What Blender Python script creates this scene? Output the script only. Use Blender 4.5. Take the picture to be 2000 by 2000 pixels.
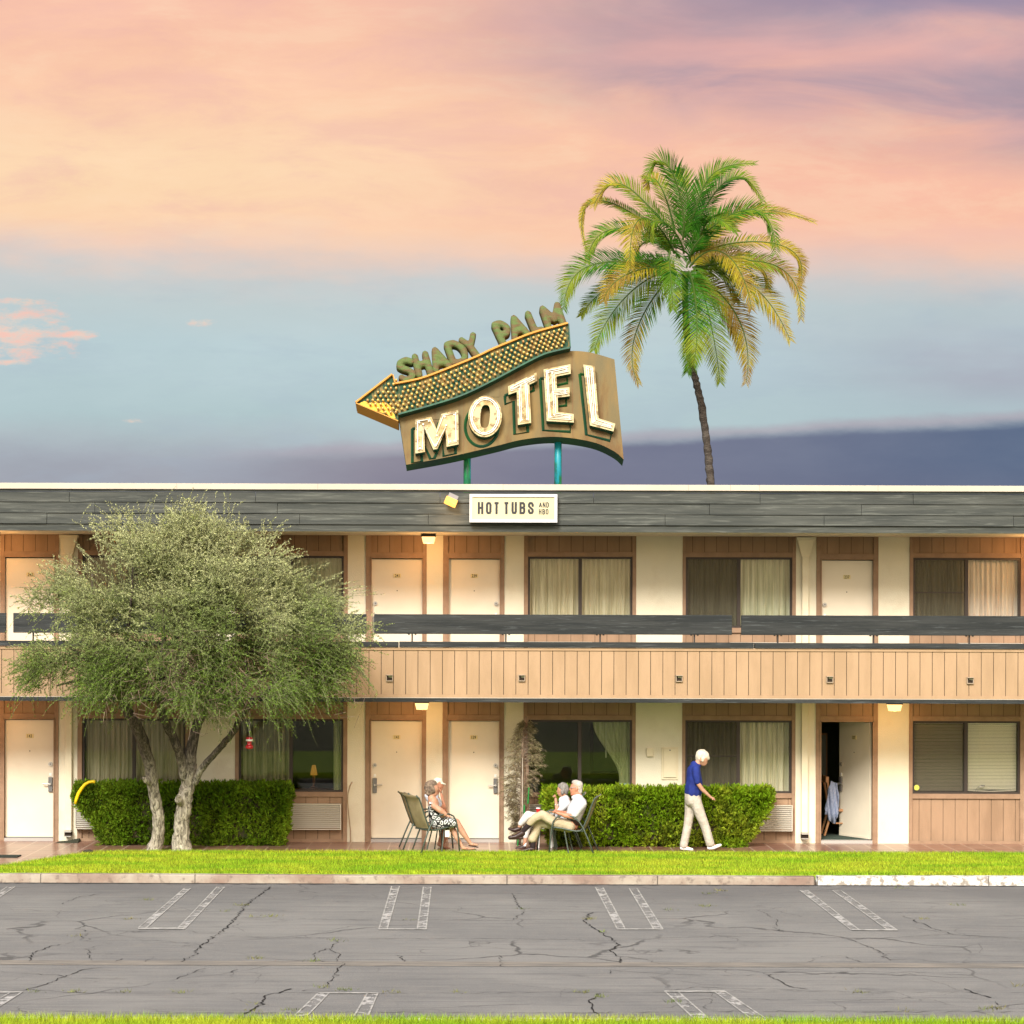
import bpy, bmesh, math, random
import numpy as np
from mathutils import Vector, Matrix, Euler
R = math.radians
random.seed(7); rng = np.random.default_rng(7)
for o in list(bpy.data.objects): bpy.data.objects.remove(o)
SC = bpy.context.scene; COL = SC.collection

# ------------------------------------------------------------- camera
F, CX, CY, HC, ROLL = 4500.0, 918.0, 1243.0, 3.70, 0.0031
cd = bpy.data.cameras.new('camera'); cam = bpy.data.objects.new('camera', cd); COL.objects.link(cam)
cd.sensor_width = 36; cd.lens = 36*F/2000; cd.clip_start = 0.5; cd.clip_end = 3000
cd.shift_x = (1000-CX)/2000; cd.shift_y = (CY-1000)/2000
M = Matrix.Translation((0, 0, HC)) @ Matrix.Rotation(R(90), 4, 'X') @ Matrix.Rotation(ROLL, 4, 'Z')
cam.matrix_world = M; SC.camera = cam

# ------------------------------------------------------------- exposure
SC.view_settings.view_transform = 'Standard'; SC.view_settings.look = 'None'
SC.view_settings.exposure = 1.1; SC.view_settings.gamma = 1

# ------------------------------------------------------------- sun
SUN_EL, SUN_AZ = 36.0, -18.0          # elevation, degrees left of straight behind the camera
sl = bpy.data.lights.new('sun', 'SUN'); sl.energy = 2.75; sl.angle = R(20); sl.color = (1.0, 0.955, 0.87)
sun = bpy.data.objects.new('sun', sl); COL.objects.link(sun); sun.location = (0, 0, 30)
sd = Vector((math.sin(R(SUN_AZ))*math.cos(R(SUN_EL)), -math.cos(R(SUN_AZ))*math.cos(R(SUN_EL)), math.sin(R(SUN_EL))))
sun.rotation_euler = sd.to_track_quat('Z', 'Y').to_euler()

# ------------------------------------------------------------- node helpers
def srgb(r, g, b):
    def f(c):
        c /= 255.0
        return c/12.92 if c <= .04045 else ((c+.055)/1.055)**2.4
    return (f(r), f(g), f(b), 1)
class NT:
    def __init__(s, nt): s.nt = nt; s.n = nt.nodes; s.l = nt.links
    def node(s, t, **kw):
        x = s.n.new(t)
        for k, v in kw.items(): setattr(x, k, v)
        return x
    def put(s, inp, v):
        if isinstance(v, bpy.types.NodeSocket): s.l.new(v, inp)
        elif v is not None: inp.default_value = v
    def m(s, op, a, b=None, c=None, clamp=False):
        x = s.node('ShaderNodeMath', operation=op, use_clamp=clamp)
        s.put(x.inputs[0], a); s.put(x.inputs[1], b); s.put(x.inputs[2], c)
        return x.outputs[0]
    def sm(s, v, a, b):       # smoothstep, a may be above b
        inv = a > b
        x = s.node('ShaderNodeMapRange', interpolation_type='SMOOTHSTEP')
        s.put(x.inputs[0], v); x.inputs[1].default_value = min(a, b); x.inputs[2].default_value = max(a, b)
        x.inputs[3].default_value = 1.0 if inv else 0.0; x.inputs[4].default_value = 0.0 if inv else 1.0
        return x.outputs[0]
    def mix(s, f, a, b, mode='MIX'):
        x = s.node('ShaderNodeMix', data_type='RGBA', blend_type=mode)
        s.put(x.inputs[0], f); s.put(x.inputs[6], a); s.put(x.inputs[7], b)
        return x.outputs[2]
    def xyz(s, x_, y_, z_=0.0):
        x = s.node('ShaderNodeCombineXYZ'); s.put(x.inputs[0], x_); s.put(x.inputs[1], y_); s.put(x.inputs[2], z_)
        return x.outputs[0]
    def noise(s, vec, scale, detail=4, rough=.55, dist=0.0):
        x = s.node('ShaderNodeTexNoise'); s.put(x.inputs['Vector'], vec)
        x.inputs['Scale'].default_value = scale; x.inputs['Detail'].default_value = detail
        x.inputs['Roughness'].default_value = rough; x.inputs['Distortion'].default_value = dist
        return x.outputs[0]
    def ramp(s, f, stops, interp='LINEAR'):
        x = s.node('ShaderNodeValToRGB'); x.color_ramp.interpolation = interp
        e = x.color_ramp.elements
        while len(e) < len(stops): e.new(0.5)
        for i, (p, c) in enumerate(stops): e[i].position = p; e[i].color = c
        s.put(x.inputs[0], f); return x.outputs[0]

# ------------------------------------------------------------- world: dusk sky
W = bpy.data.worlds.new('World'); SC.world = W; W.use_nodes = True
t = NT(W.node_tree); t.n.clear()
tc = t.node('ShaderNodeTexCoord'); sp = t.node('ShaderNodeSeparateXYZ'); t.l.new(tc.outputs['Generated'], sp.inputs[0])
dx, dy, dz = sp.outputs
dys = t.m('MAXIMUM', dy, 0.15)
# slopes of the view direction to the north: U runs west to east, V runs downwards from 15 degrees up
U = t.m('ADD', t.m('MULTIPLY', t.m('DIVIDE', dx, dys), 2.25), .459)
V = t.m('SUBTRACT', .6215, t.m('MULTIPLY', t.m('DIVIDE', dz, dys), 2.25))
n1 = t.noise(t.xyz(t.m('MULTIPLY', U, 1.6), t.m('MULTIPLY', V, 6.0), 1.3), 1.6, 5, .5)
n2 = t.noise(t.xyz(t.m('MULTIPLY', U, 1.2), t.m('MULTIPLY', V, 5.0), 7.7), 2.6, 6, .55, .6)
n3 = t.noise(t.xyz(t.m('MULTIPLY', U, 9.0), t.m('MULTIPLY', V, 26.0), 3.1), 1.5, 6, .62)
w1 = t.m('MULTIPLY', t.m('SUBTRACT', n1, .5), .075)
w3 = t.m('MULTIPLY', t.m('SUBTRACT', n3, .5), .032)
Vb = t.m('ADD', t.m('ADD', V, w1), w3)
Vb = t.m('ADD', Vb, t.m('MULTIPLY', t.m('SUBTRACT', .5, t.m('ABSOLUTE', t.m('SUBTRACT', U, .58))), -.03))
base = t.ramp(t.m('MULTIPLY', Vb, 2.0, clamp=True), [
    (0.0, srgb(250, 194, 168)), (.16, srgb(254, 204, 170)), (.32, srgb(254, 211, 176)), (.42, srgb(254, 207, 174)), (.465, srgb(243, 208, 186)),
    (.50, srgb(222, 205, 196)), (.535, srgb(200, 205, 205)), (.57, srgb(192, 206, 208)), (.68, srgb(186, 207, 212)), (.80, srgb(178, 200, 204)), (.86, srgb(174, 188, 194)), (.92, srgb(165, 172, 182)), (1.0, srgb(156, 158, 170))])
# east is pinker, then greyer
east = t.m('MULTIPLY', t.sm(U, .3, .85), t.sm(V, .30, .18))
c = t.mix(t.m('MULTIPLY', east, .8), base, srgb(249, 184, 160))
westl = t.m('MULTIPLY', t.m('MULTIPLY', t.sm(U, .55, .15), t.sm(V, .08, .17)), t.sm(V, .25, .19))
c = t.mix(t.m('MULTIPLY', westl, .38), c, srgb(255, 227, 176))
eb = t.m('MULTIPLY', t.sm(U, .6, 1.0), t.sm(V, .25, .32))
c = t.mix(t.m('MULTIPLY', eb, .30), c, srgb(160, 170, 186))
n5 = t.noise(t.xyz(t.m('MULTIPLY', U, 3.0), t.m('MULTIPLY', V, 11.0), 2.2), 1.7, 8, .66, .3)
c = t.mix(t.m('MULTIPLY', t.m('MULTIPLY', t.sm(n5, .45, .66), t.sm(V, .26, .20)), .38), c, srgb(236, 180, 172))
c = t.mix(t.m('MULTIPLY', t.m('MULTIPLY', t.sm(n5, .50, .36), t.sm(V, .26, .20)), .28), c, srgb(255, 222, 186))
c = t.mix(t.m('MULTIPLY', t.m('MULTIPLY', t.sm(n5, .46, .62), t.sm(V, .26, .30)), .22), c, srgb(168, 184, 200))
# mauve cloud deck, upper east
edge = t.m('SUBTRACT', t.m('ADD', .045, t.m('MULTIPLY', U, .115)), V)
deck = t.m('MULTIPLY', t.m('MULTIPLY', t.sm(edge, -.03, .05), t.sm(U, .32, .72)), t.sm(n2, .10, .50))
c = t.mix(t.m('MULTIPLY', deck, .92), c, t.mix(t.sm(n2, .35, .6), srgb(194, 160, 168), srgb(160, 145, 162)))
pink = t.m('MULTIPLY', t.m('MULTIPLY', t.sm(t.m('ABSOLUTE', t.m('SUBTRACT', V, .042)), .035, .0), t.sm(U, .42, .62)), t.sm(n1, .35, .55))
c = t.mix(t.m('MULTIPLY', pink, .75), c, srgb(232, 176, 168))
topd = t.m('MULTIPLY', t.m('MULTIPLY', t.sm(V, .022, -.005), t.sm(U, .6, .9)), .8)
c = t.mix(topd, c, srgb(140, 130, 160))
gm = t.m('MULTIPLY', t.m('MULTIPLY', t.sm(U, .72, .97), t.sm(t.m('ABSOLUTE', t.m('SUBTRACT', V, .352)), .055, .01)), t.sm(n1, .30, .55))
c = t.mix(t.m('MULTIPLY', gm, .6), c, srgb(166, 160, 178))
# dark bank above the horizon
bedge = t.m('SUBTRACT', t.m('ADD', V, t.m('ADD', t.m('MULTIPLY', U, .052), t.m('ADD', t.m('MULTIPLY', w3, .35), t.m('MULTIPLY', w1, .12)))), .458)
bank = t.m('MULTIPLY', t.sm(bedge, -.002, .011), t.sm(U, .12, .42))
rim = t.m('MULTIPLY', t.sm(t.m('ABSOLUTE', bedge), .010, .0), t.sm(U, .15, .35))
c = t.mix(t.m('MULTIPLY', rim, .55), c, srgb(168, 152, 166))
bcol = t.ramp(U, [(0.0, srgb(150, 146, 160)), (.35, srgb(138, 132, 148)), (.62, srgb(112, 116, 140)), (1.0, srgb(84, 102, 132))])
bcol = t.mix(t.m('MULTIPLY', t.sm(V, .44, .50), .35), bcol, srgb(112, 112, 134))
c = t.mix(bank, c, bcol)
# a few small pink puffs in the west
puff = None; n4 = t.noise(t.xyz(t.m('MULTIPLY', U, 22.0), t.m('MULTIPLY', V, 60.0), 9.1), 1.5, 7, .65)
for (pu, pv, ru, rv) in ((.010, .327, .055, .024), (.075, .328, .018, .005), (.02, .296, .02, .004), (.195, .315, .016, .004), (.01, .355, .02, .003), (.13, .412, .009, .002)):
    q = t.m('ADD', t.m('POWER', t.m('DIVIDE', t.m('SUBTRACT', U, pu), ru), 2.0), t.m('POWER', t.m('DIVIDE', t.m('SUBTRACT', V, pv), rv), 2.0))
    q = t.sm(t.m('ADD', q, t.m('MULTIPLY', t.m('SUBTRACT', n4, .5), 9.0)), 1.7, -1.3)
    puff = q if puff is None else t.m('MAXIMUM', puff, q)
c = t.mix(t.m('MULTIPLY', puff, .95), c, t.mix(t.sm(n4, .35, .6), srgb(250, 200, 184), srgb(255, 218, 190)))
mott = t.noise(t.xyz(t.m('MULTIPLY', U, 1.0), t.m('MULTIPLY', V, 3.0), 5.0), 5.0, 6, .6)
c = t.mix(.05, c, t.ramp(mott, [(.3, (.25, .25, .28, 1)), (.7, (1, 1, 1, 1))]))
bg1 = t.node('ShaderNodeBackground'); t.l.new(c, bg1.inputs[0]); bg1.inputs[1].default_value = 0.47
sky = t.node('ShaderNodeTexSky', sky_type='NISHITA'); sky.sun_disc = False
sky.sun_elevation = R(SUN_EL); sky.sun_rotation = R(180+SUN_AZ*-1*-1); sky.air_density = 1.2; sky.dust_density = 3.0
warm = t.mix(.40, sky.outputs[0], (1.0, .80, .62, 1), 'MULTIPLY')
bg2 = t.node('ShaderNodeBackground'); t.l.new(warm, bg2.inputs[0]); bg2.inputs[1].default_value = 0.095
front = t.m('MULTIPLY', t.sm(dy, .25, .6), t.sm(dz, .8, .45))
ms = t.node('ShaderNodeMixShader'); t.l.new(front, ms.inputs[0]); t.l.new(bg2.outputs[0], ms.inputs[1]); t.l.new(bg1.outputs[0], ms.inputs[2])
wo = t.node('ShaderNodeOutputWorld'); t.l.new(ms.outputs[0], wo.inputs[0])

# ------------------------------------------------------------- materials
MAT = {}
def mat(name, col, rough=.8, col2=None, scale=8.0, stretch=(1, 1, 1), amt=1.0, bump=0.0, bscale=None, bstretch=None, metal=0.0,
        emit=None, estr=0.0, trans=0.0, spec=.3, island=0.0, sss=0, detail=5, lo=.35, hi=.65, stain=None):
    m = bpy.data.materials.new(name); m.use_nodes = True; MAT[name] = m
    t = NT(m.node_tree); b = t.n['Principled BSDF']
    tc = t.node('ShaderNodeTexCoord'); mp = t.node('ShaderNodeMapping'); t.l.new(tc.outputs['Object'], mp.inputs[0])
    mp.inputs['Scale'].default_value = stretch
    c = col if len(col) == 4 else (*col, 1)
    cs = None
    if col2 is not None:
        n = t.noise(mp.outputs[0], scale, detail, .6)
        c2 = col2 if len(col2) == 4 else (*col2, 1)
        cs = t.mix(t.m('MULTIPLY', t.sm(n, lo, hi), amt), c, c2)
    if stain is not None:
        sc_, cc_, am_, lo_, hi_ = stain
        n = t.noise(mp.outputs[0], sc_, 6, .65)
        cs = t.mix(t.m('MULTIPLY', t.sm(n, lo_, hi_), am_), cs if cs is not None else c, cc_)
    if island:
        g = t.node('ShaderNodeNewGeometry')
        h = t.node('ShaderNodeHueSaturation'); t.put(h.inputs['Color'], cs if cs is not None else c)
        t.l.new(t.m('ADD', t.m('MULTIPLY', g.outputs['Random Per Island'], 2*island), 1-island), h.inputs['Value'])
        t.l.new(t.m('ADD', t.m('MULTIPLY', g.outputs['Random Per Island'], .03), .485), h.inputs['Hue'])
        cs = h.outputs[0]
    t.put(b.inputs['Base Color'], cs if cs is not None else c)
    b.inputs['Roughness'].default_value = rough; b.inputs['Metallic'].default_value = metal
    b.inputs['Specular IOR Level'].default_value = spec
    if emit: b.inputs['Emission Color'].default_value = (*emit, 1); b.inputs['Emission Strength'].default_value = estr
    if sss: b.inputs['Subsurface Weight'].default_value = sss; b.inputs['Subsurface Radius'].default_value = (.02, .008, .004)
    if bump:
        mp2 = t.node('ShaderNodeMapping'); t.l.new(tc.outputs['Object'], mp2.inputs[0]); mp2.inputs['Scale'].default_value = bstretch or stretch
        n = t.noise(mp2.outputs[0], bscale or scale, 6, .65)
        bp = t.node('ShaderNodeBump'); bp.inputs['Strength'].default_value = 1.0; bp.inputs['Distance'].default_value = bump
        t.l.new(n, bp.inputs['Height']); t.l.new(bp.outputs[0], b.inputs['Normal'])
    if trans:      # leaf: let some light through
        tr = t.node('ShaderNodeBsdfTranslucent'); t.put(tr.inputs[0], cs if cs is not None else c)
        mx = t.node('ShaderNodeMixShader'); mx.inputs[0].default_value = trans
        t.l.new(b.outputs[0], mx.inputs[1]); t.l.new(tr.outputs[0], mx.inputs[2])
        t.l.new(mx.outputs[0], t.n['Material Output'].inputs[0])
    return m
def glass_mat(name, refl=.10, tint=(.85, .9, .85), rough=0.0):
    m = bpy.data.materials.new(name); m.use_nodes = True; t = NT(m.node_tree); t.n.clear()
    tr = t.node('ShaderNodeBsdfTransparent'); tr.inputs[0].default_value = (*tint, 1)
    g = t.node('ShaderNodeBsdfGlossy'); g.inputs[1].default_value = rough; g.inputs[0].default_value = (1, 1, 1, 1)
    mx = t.node('ShaderNodeMixShader'); mx.inputs[0].default_value = refl
    t.l.new(tr.outputs[0], mx.inputs[1]); t.l.new(g.outputs[0], mx.inputs[2])
    o = t.node('ShaderNodeOutputMaterial'); t.l.new(mx.outputs[0], o.inputs[0]); return m
def screen_mat(name, col, op):
    m = bpy.data.materials.new(name); m.use_nodes = True; t = NT(m.node_tree); t.n.clear()
    tr = t.node('ShaderNodeBsdfTransparent'); d = t.node('ShaderNodeBsdfDiffuse'); d.inputs[0].default_value = (*col, 1)
    mx = t.node('ShaderNodeMixShader'); mx.inputs[0].default_value = op
    t.l.new(tr.outputs[0], mx.inputs[1]); t.l.new(d.outputs[0], mx.inputs[2])
    o = t.node('ShaderNodeOutputMaterial'); t.l.new(mx.outputs[0], o.inputs[0]); return m

# ------------------------------------------------------------- geometry helpers
def P(px, py, Y):
    a = px-CX; b = CY-py; c_, s_ = math.cos(ROLL), math.sin(ROLL)
    return Vector(((a*c_-b*s_)*Y/F, Y, HC+(a*s_+b*c_)*Y/F))
def G(px, py, z):            # pixel of the survey photo to the ground point at height z
    a = px-CX; b = CY-py; c_, s_ = math.cos(ROLL), math.sin(ROLL)
    Y = F*(HC-z)/-(a*s_+b*c_)
    return Vector(((a*c_-b*s_)*Y/F, Y, z))
ORG = {}
class MB:
    def __init__(s): s.v = []; s.f = []; s.mi = []
    def add(s, vs, fs, mi=0):
        n = len(s.v); s.v += [tuple(v) for v in vs]; s.f += [tuple(i+n for i in f) for f in fs]; s.mi += [mi]*len(fs); return s
    def box(s, a, b, mi=0):
        x0, y0, z0 = a; x1, y1, z1 = b
        if x0 > x1: x0, x1 = x1, x0
        if y0 > y1: y0, y1 = y1, y0
        if z0 > z1: z0, z1 = z1, z0
        return s.add([(x0,y0,z0),(x1,y0,z0),(x1,y1,z0),(x0,y1,z0),(x0,y0,z1),(x1,y0,z1),(x1,y1,z1),(x0,y1,z1)],
              [(0,3,2,1),(4,5,6,7),(0,1,5,4),(1,2,6,5),(2,3,7,6),(3,0,4,7)], mi)
    def obox(s, mtx, a, b, mi=0):
        t_ = MB().box(a, b); return s.add([mtx @ Vector(v) for v in t_.v], t_.f, mi)
    def tube(s, pts, rad, n=8, cap=True, mi=0, wob=0.0):
        pts = [Vector(p) for p in pts]; k = len(pts)
        if not hasattr(rad, '__len__'): rad = [rad]*k
        up = Vector((0, 0, 1)); rings = []
        d0 = (pts[1]-pts[0]).normalized()
        if abs(d0.dot(up)) > .95: up = Vector((0, 1, 0))
        sx = d0.cross(up).normalized()
        for i in range(k):
            d = (pts[min(i+1, k-1)]-pts[max(i-1, 0)]).normalized()
            sx = (sx-d*sx.dot(d)).normalized(); sy = d.cross(sx)
            ring = []
            for j in range(n):
                a = 2*math.pi*j/n; r = rad[i]*(1+(random.uniform(-wob, wob) if wob else 0))
                ring.append(pts[i]+sx*math.cos(a)*r+sy*math.sin(a)*r)
            rings.append(ring)
        vs = [v for r_ in rings for v in r_]; fs = []
        for i in range(k-1):
            for j in range(n):
                a = i*n+j; b = i*n+(j+1) % n; fs.append((a, b, b+n, a+n))
        if cap: fs.append(tuple(range(n-1, -1, -1))); fs.append(tuple((k-1)*n+j for j in range(n)))
        return s.add(vs, fs, mi)
    def prism(s, poly, y0, y1, mi=0, side_mi=None, holes=None):
        """poly in (x,z), extruded along y; front face at y0 (towards the camera)."""
        bm = bmesh.new()
        def loop(p):
            vs = [bm.verts.new((x, y0, z)) for x, z in p]
            return [bm.edges.new((vs[i], vs[(i+1) % len(vs)])) for i in range(len(vs))]
        es = loop(poly)
        for h in (holes or []): es += loop(h)
        bmesh.ops.triangle_fill(bm, use_beauty=True, use_dissolve=False, edges=es, normal=(0, -1, 0))
        bm.verts.index_update(); vs = [tuple(v.co) for v in bm.verts]; fs = []
        for f in bm.faces:
            idx = [v.index for v in f.verts]
            if f.normal.y > 0: idx.reverse()
            fs.append(tuple(idx))
        bm.free(); n = len(vs)
        s.add(vs+[(x, y1, z) for x, _, z in vs], fs+[tuple(n+i for i in reversed(f)) for f in fs], mi)
        for p in [poly]+list(holes or []):
            k = len(p); s.add([(x, y0, z) for x, z in p]+[(x, y1, z) for x, z in p],
                  [(i, (i+1) % k, k+(i+1) % k, k+i) for i in range(k)], side_mi if side_mi is not None else mi)
        return s
    def lathe(s, prof, n=16, c=(0, 0, 0), mi=0):
        vs = []; fs = []; k = len(prof)
        for r, z in prof:
            for j in range(n):
                a = 2*math.pi*j/n; vs.append((c[0]+r*math.cos(a), c[1]+r*math.sin(a), c[2]+z))
        for i in range(k-1):
            for j in range(n):
                a = i*n+j; b = i*n+(j+1) % n; fs.append((a, b, b+n, a+n))
        fs.append(tuple(range(n-1, -1, -1))); fs.append(tuple((k-1)*n+j for j in range(n)))
        return s.add(vs, fs, mi)
    def sphere(s, c, r, n=10, m_=6, mi=0):
        rr = r if hasattr(r, '__len__') else (r, r, r); vs = []; fs = []
        for i in range(m_+1):
            th = math.pi*i/m_
            for j in range(n):
                a = 2*math.pi*j/n
                vs.append((c[0]+rr[0]*math.sin(th)*math.cos(a), c[1]+rr[1]*math.sin(th)*math.sin(a), c[2]+rr[2]*math.cos(th)))
        for i in range(m_):
            for j in range(n):
                a = i*n+j; b = i*n+(j+1) % n; fs.append((a, a+n, b+n, b))
        return s.add(vs, fs, mi)
    def build(s, name, mats, parent=None, smooth=False, bevel=0.0, local=False):
        me = bpy.data.meshes.new(name)
        if parent is not None: org = Vector((0, 0, 0)) if local else ORG[parent]
        elif local: org = Vector((0, 0, 0))
        else:
            a = np.array(s.v); org = Vector(((a[:, 0].min()+a[:, 0].max())/2, (a[:, 1].min()+a[:, 1].max())/2, a[:, 2].min()))
        me.from_pydata([(v[0]-org.x, v[1]-org.y, v[2]-org.z) for v in s.v], [], s.f)
        if not isinstance(mats, (list, tuple)): mats = [mats]
        for m in mats: me.materials.append(m)
        if len(mats) > 1: me.polygons.foreach_set('material_index', s.mi)
        if smooth: me.polygons.foreach_set('use_smooth', [True]*len(me.polygons))
        me.update()
        return link(name, me, parent, org, bevel)
def link(name, me, parent, org, bevel=0.0):
    o = bpy.data.objects.new(name, me); COL.objects.link(o)
    if parent is not None: o.parent = parent; ORG[o] = ORG[parent]
    else: o.location = org; ORG[o] = Vector(org)
    if bevel:
        b = o.modifiers.new('bevel', 'BEVEL'); b.width = bevel; b.segments = 2; b.limit_method = 'ANGLE'
    return o
def npmesh(name, v, f, mats, parent=None, org=None, mi=None, smooth=False):
    """fast path: v (n,3) array, f (m,k) array"""
    org = ORG[parent] if parent is not None else (Vector(org) if org is not None else Vector((0, 0, 0)))
    v = np.asarray(v, dtype=np.float32)-np.array(org, dtype=np.float32); f = np.asarray(f, dtype=np.int32)
    me = bpy.data.meshes.new(name); m, k = f.shape
    me.vertices.add(len(v)); me.vertices.foreach_set('co', v.ravel())
    me.loops.add(m*k); me.loops.foreach_set('vertex_index', f.ravel())
    me.polygons.add(m); me.polygons.foreach_set('loop_start', np.arange(0, m*k, k, dtype=np.int32))
    if not isinstance(mats, (list, tuple)): mats = [mats]
    for x in mats: me.materials.append(x)
    if mi is not None: me.polygons.foreach_set('material_index', np.asarray(mi, dtype=np.int32))
    me.update(calc_edges=True); me.validate()
    if smooth: me.polygons.foreach_set('use_smooth', [True]*len(me.polygons))
    return link(name, me, parent, org)
def tag(o, label=None, cat=None, group=None, kind=None):
    if label: o['label'] = label
    if cat: o['category'] = cat
    if group: o['group'] = group
    if kind: o['kind'] = kind
    return o
def thing(name, label, cat, loc=(0, 0, 0), group=None, rz=0):
    o = bpy.data.objects.new(name, None); COL.objects.link(o); o.location = loc; o.rotation_euler = (0, 0, rz)
    o.empty_display_size = .1
    ORG[o] = Vector(loc); return tag(o, label, cat, group)
def copy_tree(o, parent=None):
    c_ = o.copy(); COL.objects.link(c_); c_.parent = parent; ORG[c_] = ORG.get(o, Vector((0, 0, 0)))
    for ch in [x for x in bpy.data.objects if x.parent == o]: copy_tree(ch, c_)
    return c_
def text_mesh(txt, size, ext=.002, bold=0.0, xs=1.0):
    cu = bpy.data.curves.new('text', 'FONT'); cu.body = txt; cu.size = size; cu.extrude = ext; cu.offset = bold
    cu.align_x = 'CENTER'; cu.align_y = 'CENTER'; cu.resolution_u = 4
    o = bpy.data.objects.new('text', cu); COL.objects.link(o); bpy.context.view_layer.update()
    me = bpy.data.meshes.new_from_object(o.evaluated_get(bpy.context.evaluated_depsgraph_get()))
    bpy.data.objects.remove(o)
    # stand upright facing -Y
    me.transform(Matrix.Rotation(R(90), 4, 'X') @ Matrix.Diagonal((xs, 1, 1, 1)))
    return me
def text_part(name, txt, size, center, m, parent, **kw):
    me = text_mesh(txt, size, **kw); me.materials.clear(); me.materials.append(m)
    xs = [v.co.x for v in me.vertices]; zs = [v.co.z for v in me.vertices]
    off = Vector(center)-ORG[parent]-Vector(((min(xs)+max(xs))/2, 0, (min(zs)+max(zs))/2))
    me.transform(Matrix.Translation(off))
    return link(name, me, parent, None)
# ============================================================= SETTING
YW, YB = 39.9, 38.3            # facade plane, balcony/fascia plane
SW = F/YW
def X(px): return (px-CX+1.0)/SW
def ZW(py): return HC-(py-CY)/SW
# --- materials of the setting
asph = bpy.data.materials.new('asphalt'); asph.use_nodes = True
t = NT(asph.node_tree); b = t.n['Principled BSDF']; tc = t.node('ShaderNodeTexCoord'); o_ = tc.outputs['Object']
big = t.noise(o_, .35, 5, .6); mid = t.noise(o_, 2.2, 6, .65); fine = t.noise(o_, 90, 3, .7)
mp = t.node('ShaderNodeMapping'); t.l.new(o_, mp.inputs[0]); mp.inputs['Scale'].default_value = (.25, 3.0, 1)
strk = t.noise(mp.outputs[0], 1.6, 5, .6)
c = t.mix(t.sm(big, .35, .65), (.192, .190, .182, 1), (.262, .256, .238, 1))
c = t.mix(t.m('MULTIPLY', t.sm(strk, .48, .75), .6), c, (.095, .095, .097, 1))
c = t.mix(t.m('MULTIPLY', t.sm(mid, .5, .75), .5), c, (.25, .235, .21, 1))
c = t.mix(t.m('MULTIPLY', t.sm(fine, .40, .62), .55), c, (.06, .06, .062, 1)); grit = t.noise(o_, 22, 4, .7); c = t.mix(t.m('MULTIPLY', t.sm(grit, .52, .70), .55), c, (.24, .23, .21, 1))
vor = t.node('ShaderNodeTexVoronoi', feature='DISTANCE_TO_EDGE'); vor.inputs['Scale'].default_value = .42
wv = t.node('ShaderNodeMix', data_type='VECTOR'); wv.inputs[0].default_value = .35
nz = t.node('ShaderNodeTexNoise'); nz.inputs['Scale'].default_value = 1.3; nz.inputs['Detail'].default_value = 6; t.l.new(o_, nz.inputs['Vector'])
t.l.new(o_, wv.inputs[4]); t.l.new(nz.outputs['Color'], wv.inputs[5]); t.l.new(wv.outputs[1], vor.inputs['Vector'])
crk = t.m('MULTIPLY', t.sm(vor.outputs[0], .008, .002), t.sm(big, .42, .58))
mp3 = t.node('ShaderNodeMapping'); t.l.new(o_, mp3.inputs[0]); mp3.inputs['Scale'].default_value = (.35, 7.0, 1)
str2 = t.noise(mp3.outputs[0], 2.6, 7, .7); c = t.mix(t.m('MULTIPLY', t.sm(str2, .52, .66), .45), c, (.085, .084, .086, 1)); c = t.mix(t.m('MULTIPLY', t.sm(str2, .46, .34), .40), c, (.27, .255, .23, 1))
c = t.mix(t.m('MULTIPLY', crk, .7), c, (.025, .024, .024, 1))
vor2 = t.node('ShaderNodeTexVoronoi', feature='DISTANCE_TO_EDGE'); vor2.inputs['Scale'].default_value = 1.15; t.l.new(wv.outputs[1], vor2.inputs['Vector'])
pt = t.noise(o_, .55, 4, .6); crk2 = t.m('MULTIPLY', t.sm(vor2.outputs[0], .007, .002), t.sm(pt, .50, .60))
c = t.mix(t.m('MULTIPLY', crk2, .65), c, (.04, .038, .036, 1))
oil = t.noise(o_, .9, 6, .7); c = t.mix(t.m('MULTIPLY', t.sm(oil, .60, .72), .55), c, (.06, .06, .064, 1))
spy = t.node('ShaderNodeSeparateXYZ'); t.l.new(o_, spy.inputs[0])
wear = t.m('MULTIPLY', t.sm(t.m('ADD', spy.outputs[1], t.m('MULTIPLY', oil, 3.0)), 5.0, 7.2), .5)
c = t.mix(wear, c, (.085, .084, .088, 1))
t.l.new(c, b.inputs['Base Color']); b.inputs['Roughness'].default_value = .9
bp = t.node('ShaderNodeBump'); bp.inputs['Distance'].default_value = .006; bp.inputs['Strength'].default_value = .8
t.l.new(t.m('ADD', t.m('ADD', fine, t.m('MULTIPLY', grit, 1.5)), t.m('MULTIPLY', crk, -2.0)), bp.inputs['Height']); t.l.new(bp.outputs[0], b.inputs['Normal'])

soil = mat('soil', (.10, .085, .05), .95, (.05, .07, .02), 3)
turf = mat('turf', (.17, .30, .010), .95, (.28, .38, .02), 2.2, bump=.01, bscale=60)
conc = mat('kerb_concrete', (.37, .33, .27), .9, (.24, .17, .135), 1.3, bump=.006, bscale=25, stain=(9, (.14, .11, .09, 1), .7, .52, .68))
conc_w = mat('kerb_white_paint', (.62, .61, .58), .8, (.30, .27, .23), 9, bump=.012, bscale=18, lo=.50, hi=.58, stain=(26, (.22, .2, .17, 1), .7, .56, .62))
gut = mat('gutter_concrete', (.25, .225, .19), .95, (.15, .14, .125), 3, stretch=(.5, 4, 1), bump=.004, bscale=30)
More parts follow.
